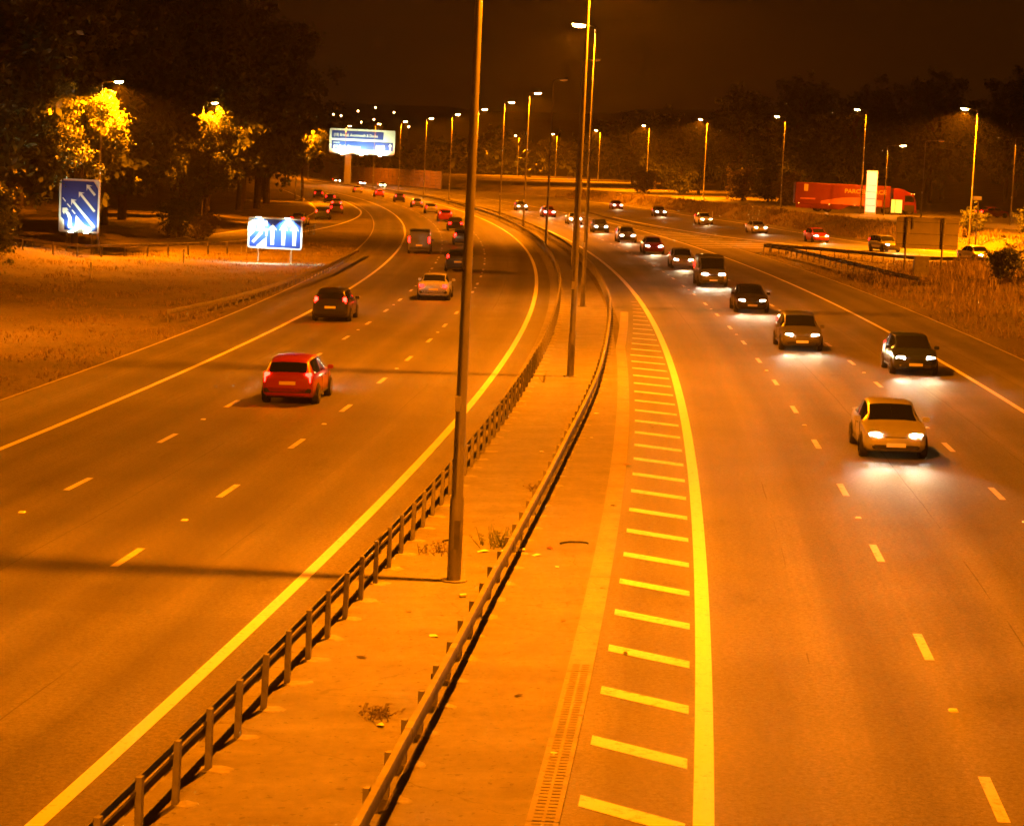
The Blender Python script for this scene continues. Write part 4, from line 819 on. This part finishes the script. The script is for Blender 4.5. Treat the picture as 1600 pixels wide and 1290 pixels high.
def car_meshes(kind):
    d = CARS[kind]; rows = cat(d['st'], 4); b = MB(); n = 11; M = {}
    for q in rows:
        h = sect(q); ring = h + [(x, -y, z) for x, y, z in reversed(h[1:-1])]; b.v += ring
    m_ = 2 * n - 2
    for k in range(len(rows) - 1):
        for j in range(m_): a = k * m_ + j; e = k * m_ + (j + 1) % m_; b.f.append((a, e, e + m_, a + m_))
    b.f.append(tuple(reversed(range(m_)))); b.f.append(tuple((len(rows) - 1) * m_ + j for j in range(m_)))
    me = b.mesh('body'); me.materials.append(MAT['black_plastic']); autosmooth(me, 46); M['body'] = me
    xsv = rows[:, 0]
    def S(x, j0, j1, t):
        q = [np.interp(x, xsv, rows[:, c]) for c in range(6)]; h = sect(q); a = np.array(h[j0]); c = np.array(h[j1]); return a + (c - a) * t
    def patch(name, xa, xb, j, ts, nx=6, sgn=1, off=.006):
        bb = MB(); g = []
        for i in range(nx + 1):
            x = xa + (xb - xa) * i / nx; g.append([S(x, *jj) for jj in j])
        g = np.array(g); du = np.gradient(g, axis=0); dv = np.gradient(g, axis=1); nn = np.cross(du, dv); nn /= np.linalg.norm(nn, axis=2)[:, :, None] + 1e-9
        if nn[..., 1].mean() + nn[..., 2].mean() * .5 < 0: nn = -nn
        g = g + nn * off; return g
    def add_grid(bb, g, sy=1):
        i = len(bb.v); a, c = g.shape[:2]
        for r in range(a):
            for s in range(c): bb.v.append((g[r, s, 0], g[r, s, 1] * sy, g[r, s, 2]))
        for r in range(a - 1):
            for s in range(c - 1):
                f_ = (i + r * c + s, i + r * c + s + 1, i + (r + 1) * c + s + 1, i + (r + 1) * c + s); bb.f.append(f_ if sy > 0 else tuple(reversed(f_)))
    side_j = [(5, 6, 1.0), (6, 7, .3), (6, 7, .65), (6, 7, 1.0)]
    x0, x1 = d['side']; mid = (x0 + x1) / 2 - .05
    wins = [(x0, mid - .04), (mid + .04, x1)] if kind != 'van' else [(x0, x1)]
    M['side'] = []
    for sy in (1, -1):
        for a, c in wins:
            bb = MB(); add_grid(bb, patch('w', a, c, side_j, None), sy); w = bb.mesh('side_window'); w.materials.append(MAT['glass_dark']); M['side'].append(w)
    top_j = [(7, 8, .6), (8, 9, .0), (8, 9, .5), (9, 10, 0), (9, 10, .55), (9, 10, 1.0)]
    for nm, (a, c) in (('windscreen', d['scr']), ('rear_window', d['rear'])):
        bb = MB(); g = patch('w', a, c, top_j, None, 5); add_grid(bb, g, 1); add_grid(bb, g, -1); w = bb.mesh(nm); w.materials.append(MAT['glass_dark']); autosmooth(w, 60); M[nm] = w
    r = d['wr']
    t = MB(); t.lathe_y([(r * .62, -.10), (r * .94, -.10), (r, -.06), (r, .06), (r * .94, .10), (r * .62, .10)], 20); M['tyre'] = t.mesh('tyre'); M['tyre'].materials.append(MAT['rubber'])
    t = MB(); t.lathe_y([(.05, .085), (r * .25, .095), (r * .60, .06), (r * .62, .10), (r * .64, .10)], 16); M['rim'] = t.mesh('rim'); M['rim'].materials.append(MAT['chrome'])
    t = MB(); t.lathe_y([(r * 1.17, -.16), (r * 1.17, .012)], 22); M['arch'] = t.mesh('wheel_arch'); M['arch'].materials.append(MAT['black_plastic'])
    t = MB(); t.bbox((0, 0, 0), (.18, .36, .19), .06); M['head'] = t.mesh('headlight'); M['head'].materials.append(MAT['head_glow']); autosmooth(M['head'], 26)
    ty, tz, tw, th, tx = d['tail']; t = MB(); t.bbox((0, 0, 0), (.18, tw * 1.1, th * 1.1), .03); M['tail'] = t.mesh('tail_light')
    return M
CM = {}; PAINTS = {}
for nm, c in (('silver', (.42, .43, .44)), ('dark blue', (.02, .03, .09)), ('white', (.70, .70, .68)), ('red', (.32, .02, .02)), ('black', (.015, .015, .016)), ('grey', (.12, .125, .13)), ('green', (.02, .07, .04)), ('beige', (.38, .34, .26))):
    PAINTS[nm] = simple('paint_' + nm.replace(' ', '_'), c, .32, .25 if nm in ('silver', 'grey') else 0, .05, 1.5, coat=.6)
MHOOD = {}
def child(name, me, parent, loc=(0, 0, 0), rot=(0, 0, 0), mat=None):
    o = link(name, me, None, parent); o.location = loc; o.rotation_euler = rot
    if mat is not None:
        if not o.material_slots: me.materials.append(mat)
        o.material_slots[0].link = 'OBJECT'; o.material_slots[0].material = mat
    return o
BX = {}
def bxm(key, d, b=.015):
    if key not in BX: BX[key] = MB().bbox((0, 0, 0), d, b).mesh(key)
    return BX[key]
def car(kind, colour, pos, ang, label, group, brake=False, beam=0.0, detail=True, light=True):
    if kind not in CM: CM[kind] = car_meshes(kind)
    M = CM[kind]; d = CARS[kind]; root = empty('car' if kind != 'van' else 'van', pos); lay(root, pos, ang); tag(root, label, 'van' if kind == 'van' else 'car', group)
    pm = PAINTS[colour]; child('body', M['body'], root, mat=pm)
    for w in M['side']: child('side_window', w, root)
    child('windscreen', M['windscreen'], root); child('rear_window', M['rear_window'], root)
    ws = max(s[4] for s in d['st'])
    for wx in d['wb']:
        for sy in (1, -1):
            child('wheel_arch', M['arch'], root, (wx, sy * (ws * .985), d['wr'] * 1.05), (0, 0, 0 if sy > 0 else math.pi))
            t = child('wheel', M['tyre'], root, (wx, sy * (ws - .06), d['wr']), (0, 0, 0 if sy > 0 else math.pi))
            if detail: child('rim', M['rim'], t)
    f = d['st'][-1][0]; rr = d['st'][0][0]; fz = d['st'][-2][2] - .05
    ty, tz, tw, th, tx = d['tail']
    for sy in (1, -1):
        child('headlight', M['head'], root, (f - .17, sy * .56, fz), (0, 0, sy * .22))
        child('tail_light', M['tail'], root, (tx, sy * ty, tz), (0, 0, sy * .12), MAT['brake_glow' if brake else 'tail_glow'])
        if detail:
            child('mirror', bxm('mirror', (.12, .2, .14), .03), root, (d['scr'][1] - .18, sy * (ws + .07), 1.0), mat=pm)
            for sxm in ((d['side'][0] + d['side'][1]) / 2 - .05, d['side'][1] + .12): child('door_seam', bxm('door_seam', (.014, .012, .56), .003), root, (sxm, sy * (ws * .998), .62), mat=MAT['black_plastic'])
            child('sill_trim', bxm('sill_' + kind, (d['wb'][1] - d['wb'][0] - .9, .03, .07), .01), root, ((d['wb'][0] + d['wb'][1]) / 2, sy * (ws * .985), .30), mat=MAT['black_plastic'])
            for hx in (-.35, .5 if kind != 'van' else .9): child('door_handle', bxm('door_handle', (.16, .03, .03), .008), root, (hx - .25, sy * (ws + .003), .82), mat=MAT['black_plastic'])
    if detail:
        child('bumper', bxm('bumper_' + kind, (.14, ws * 1.75, .16), .04), root, (rr + .07, 0, .47), mat=MAT['black_plastic'])
        child('bumper', bxm('front_bumper_' + kind, (.14, ws * 1.45, .12), .04), root, (f - .045, 0, .36), mat=MAT['black_plastic'])
        child('grille', bxm('grille', (.08, .62, .12), .02), root, (f - .05, 0, fz - .05), mat=MAT['black_plastic'])
        child('number_plate', bxm('number_plate', (.02, .52, .11), .004), root, (rr - .012, 0, .70 if kind != 'saloon' else .62), mat=MAT['yellow_plate'])
        child('number_plate', bxm('number_plate', (.02, .52, .11), .004), root, (f + .03, 0, .42), mat=MAT['white_plate'])
    if light:
        if beam: 
            for sy in ((1, -1) if detail else (0,)): spot('headlamp_beam', (f + .02, sy * .56, fz), beam * 1.6 if detail else beam * 3, (1.0, .70, .32), root, 52, 1.0, .07, (1, 0, -.03))
    return root
# left carriageway, seen from behind; lanes counted from the reserve
names = ['hatchback', 'saloon', 'estate', 'van']
def leftcar(y, off, kind, colour, label, brake=False, detail=True, beam=0.0):
    return car(kind, colour, at(LEC, y, off, .004), heading(LEC, y), label, 'traffic on the left carriageway', brake, beam, detail)
LM, LI = -5.55, -9.2
ORD = ['nearest', 'second', 'third', 'fourth', 'fifth', 'sixth', 'seventh', 'eighth', 'ninth', 'tenth', 'eleventh', 'twelfth', 'thirteenth', 'fourteenth']
leftcar(72, LM - .1, 'hatchback', 'red', 'red hatchback in the middle lane, nearest car of the left carriageway', beam=25, brake=True)
leftcar(108, LI, 'estate', 'black', 'black estate car in the nearside lane of the left carriageway, nearest in that lane', beam=25, brake=True)
leftcar(126, LM, 'saloon', 'silver', 'silver saloon in the middle lane of the left carriageway, second in its lane', beam=25)
leftcar(158, LM + .1, 'estate', 'dark blue', 'dark estate car on the bend of the left carriageway, third in the middle lane', beam=25)
leftcar(186, LI + .1, 'van', 'grey', 'grey van in the nearside lane at the bend of the left carriageway', beam=25)
for i, y in enumerate((206, 246, 280, 318, 352, 392, 436, 480)):
    leftcar(y, LM, names[i % 3], ('grey', 'black', 'red', 'silver')[i % 4], 'small far car with red tail lights, %s in the left carriageway middle lane' % ORD[i + 3], detail=False, brake=i % 2 == 0)
slp2 = [(-24.4, 250), (-24.0, 275), (-24.7, 303), (-27.6, 338), (-31.5, 372), (-37, 412)]
for i, (x, y) in enumerate(slp2):
    j = min(i + 1, 5); dx, dy = slp2[j][0] - slp2[max(j - 1, 0)][0], slp2[j][1] - slp2[max(j - 1, 0)][1]
    car(names[(i + 1) % 3], ('silver', 'dark blue', 'grey')[i % 3], Vector((x, y, pz(x, y) - .01)), math.atan2(dy, dx), 'small far car with red tail lights, %s from the camera on the left slip road' % ORD[i], 'traffic on the left slip road', brake=i in (1, 3), detail=False)
# right carriageway, coming towards the camera
RM, RI = 5.55, 9.3
def rightcar(y, off, kind, colour, label, beam=34.0, detail=True):
    return car(kind, colour, at(REC, y, off, .004), heading(REC, y) + math.pi, label, 'traffic on the right carriageway', False, beam, detail)
rightcar(63, RM, 'saloon', 'silver', 'silver saloon with lit headlights nearest the camera on the right carriageway', 40)
rightcar(88, RI, 'hatchback', 'dark blue', 'dark hatchback with lit headlights alone in the nearside lane on the right', 40)
rightcar(98, RM + .3, 'estate', 'grey', 'grey estate car with lit headlights, second in the middle lane on the right', 40)
rightcar(122, RM + .1, 'saloon', 'black', 'black saloon with lit headlights, third in the middle lane on the right', 40)
rightcar(147, RM, 'van', 'grey', 'grey van with lit headlights, fourth in the middle lane on the right', 40)
for i, y in enumerate((170, 196, 222, 250, 280, 312, 348)):
    rightcar(y, RM, names[i % 3], ('silver', 'red', 'grey', 'dark blue')[i % 4], 'small far car with white headlights, %s in the right carriageway middle lane' % ORD[i + 4], 40 if y < 320 else 60, False)
for i, y in enumerate((560, 592, 630, 668, 700)):
    rightcar(y, RM, names[i % 3], ('silver', 'red', 'grey', 'dark blue')[i % 4], 'tiny far car with white headlights before the brown noise barrier, %s of that line' % ORD[i], 60, False)
sr2 = [(39.5, 194), (34.8, 214), (31.2, 236), (27.6, 262), (24.0, 294), (20.5, 332), (16.0, 376)]
for i, (x, y) in enumerate(sr2):
    j = max(i, 1); dx, dy = sr2[j - 1][0] - sr2[j][0], sr2[j - 1][1] - sr2[j][1]
    car(names[(i + 1) % 3], ('white', 'grey', 'red', 'silver')[i % 4], Vector((x, y, pz(x, y) - .005)), math.atan2(dy, dx), 'car with white headlights on the right slip road, %s of that line from the camera' % ORD[i], 'traffic on the right slip road', beam=45, detail=False)
# red articulated lorry in the service area
LQ = gp(46.6, 312); T = empty('articulated_lorry', LQ, R(-1)); T.location.z += .05
tag(T, 'red articulated lorry with yellow lettering parked behind the totem sign', 'lorry')
b = MB(); b.bbox((-2.2, 0, 2.45), (13.2, 2.5, 2.95), .09); b.build('trailer_body', 'trailer_red', T)
side = [(-8.7, .98), (4.3, .98), (4.3, 1.35), (2.6, 1.0)]
b = MB(); b.prism([(-8.6, .42), (-2.4, .42), (-1.3, .95), (4.0, .95), (4.0, 1.02), (-8.6, 1.02)], -1.26, -1.20); b.build('side_skirt', 'trailer_red', T)
sw = [(-5.2 + 8.4 * t, 1.15 + 1.1 * math.sin(math.pi * (.12 + .62 * t)) * (1 if t < .9 else 1)) for t in [k / 14 for k in range(15)]]
b = MB(); b.prism([(p[0], p[1] - .06) for p in sw] + [(p[0], 1.12) for p in reversed(sw)], -1.256, -1.253); b.build('swoosh', 'lorry_pink', T)
MB().box((-8.72, 0, 2.4), (.05, 2.3, 2.7)).build('rear_door', 'trailer_red', T)
MB().box((-7.3, -1.256, 3.25), (.55, .012, .95)).build('emblem', 'lorry_yellow', T); MB().box((-7.0, -1.256, 1.75), (2.1, .012, .22)).build('stripe', 'lorry_pink', T)
text('lettering', 'PARCELFORCE', .78, 'lorry_yellow', T, (-2.0, -1.262, 2.75), ext=.006, sx=1.12, bold=.012); text('lettering', 'WORLDWIDE', .36, 'lorry_yellow', T, (.1, -1.262, 2.28), ext=.006, sx=1.1)
MB().box((-2.4, 0, .98), (12.6, 1.0, .22)).build('chassis', 'chassis', T); MB().box((6.0, 0, .72), (5.0, .95, .25)).build('chassis', 'chassis', T)
wt = MB().lathe_y([(.28, -.15), (.5, -.16), (.53, -.1), (.53, .1), (.5, .16), (.28, .15)], 22).mesh('tyre'); wt.materials.append(MAT['rubber']); wr_ = MB().lathe_y([(.06, .13), (.24, .06), (.29, .15), (.30, .15)], 14).mesh('rim'); wr_.materials.append(MAT['galvanised'])
for x in (-7.2 + 1.7, -5.5 + 1.4, 4.0, 7.1):
    for sy in (1, -1):
        w = child('wheel', wt, T, (x, sy * 1.06, .53), (0, 0, 0 if sy > 0 else math.pi)); child('rim', wr_, w)
cab = [(4.75, .75), (7.95, .55), (8.0, 1.3), (7.92, 1.75), (7.55, 2.95), (7.0, 3.15), (6.2, 3.55), (5.35, 3.72), (4.75, 3.6)]
b = MB(); b.prism(cab, -1.22, 1.22); o = b.build('cab', 'lorry_red', T)
mod = o.modifiers.new('bevel', 'BEVEL'); mod.width = .09; mod.segments = 2
b = MB(); b.v = [(7.99, -1.02, 1.82), (7.99, 1.02, 1.82), (7.62, .98, 2.86), (7.62, -.98, 2.86)]; b.f = [(0, 1, 2, 3)]; b.build('windscreen', 'glass_dark', T)
MB().prism([(6.35, 1.9), (7.55, 1.9), (7.3, 2.75), (6.35, 2.75)], -1.235, -1.225).build('side_window', 'glass_dark', T)
MB().box((6.95, -1.228, 1.3), (1.25, .012, 1.1)).build('cab_door', 'lorry_red', T); MB().box((7.45, -1.42, 2.35), (.14, .22, .6)).build('mirror', 'black_plastic', T)
MB().box((7.0, -1.2, 1.0), (1.35, .1, .9)).build('wheel_arch', 'chassis', T); MB().box((7.95, 0, .62), (.22, 2.3, .4)).build('bumper', 'lorry_red', T)
for sy in (1, -1): MB().box((8.02, sy * .85, .78), (.1, .34, .2)).build('headlight', 'white_plate', T)
for x in (7.6, 7.2): MB().box((x, -1.24, 3.0), (.12, .04, .06)).build('marker_light', 'amber_glow', T)
for x in (-8.2, -4.0, -.5, 3.5): MB().box((x, -1.262, 1.08), (.1, .02, .06)).build('marker_light', 'amber_glow', T)
MB().box((5.6, -1.1, .75), (.9, .45, .6)).build('fuel_tank', 'galvanised', T)
# two cars leaving the service area at the right
for (x, y), c, lab in (((63.5, 303), 'red', 'car with red tail lights in the service area right of the lorry'), ((70.5, 292), 'black', 'second car with red tail lights in the service area, near the right edge')):
    car('saloon', c, gp(x, y, .06), R(25), lab, None, brake=True, detail=False)

# ------------------------------------------------------------------ thin haze added to lift the dark areas and make the lamps glow
hz = MB(); hz.box((0, 1950, 32), (6400, 4800, 90)); hm = bpy.data.materials.new('haze'); hm.use_nodes = True; hn = hm.node_tree; hn.nodes.remove(hn.nodes['Principled BSDF'])
v = hn.nodes.new('ShaderNodeVolumePrincipled'); v.inputs['Density'].default_value = .00010; v.inputs['Color'].default_value = (.9, .9, .9, 1); v.inputs['Anisotropy'].default_value = .25
hn.links.new(v.outputs[0], hn.nodes['Material Output'].inputs['Volume']); MAT['haze'] = hm
tag(hz.build('haze', 'haze'), kind='stuff')
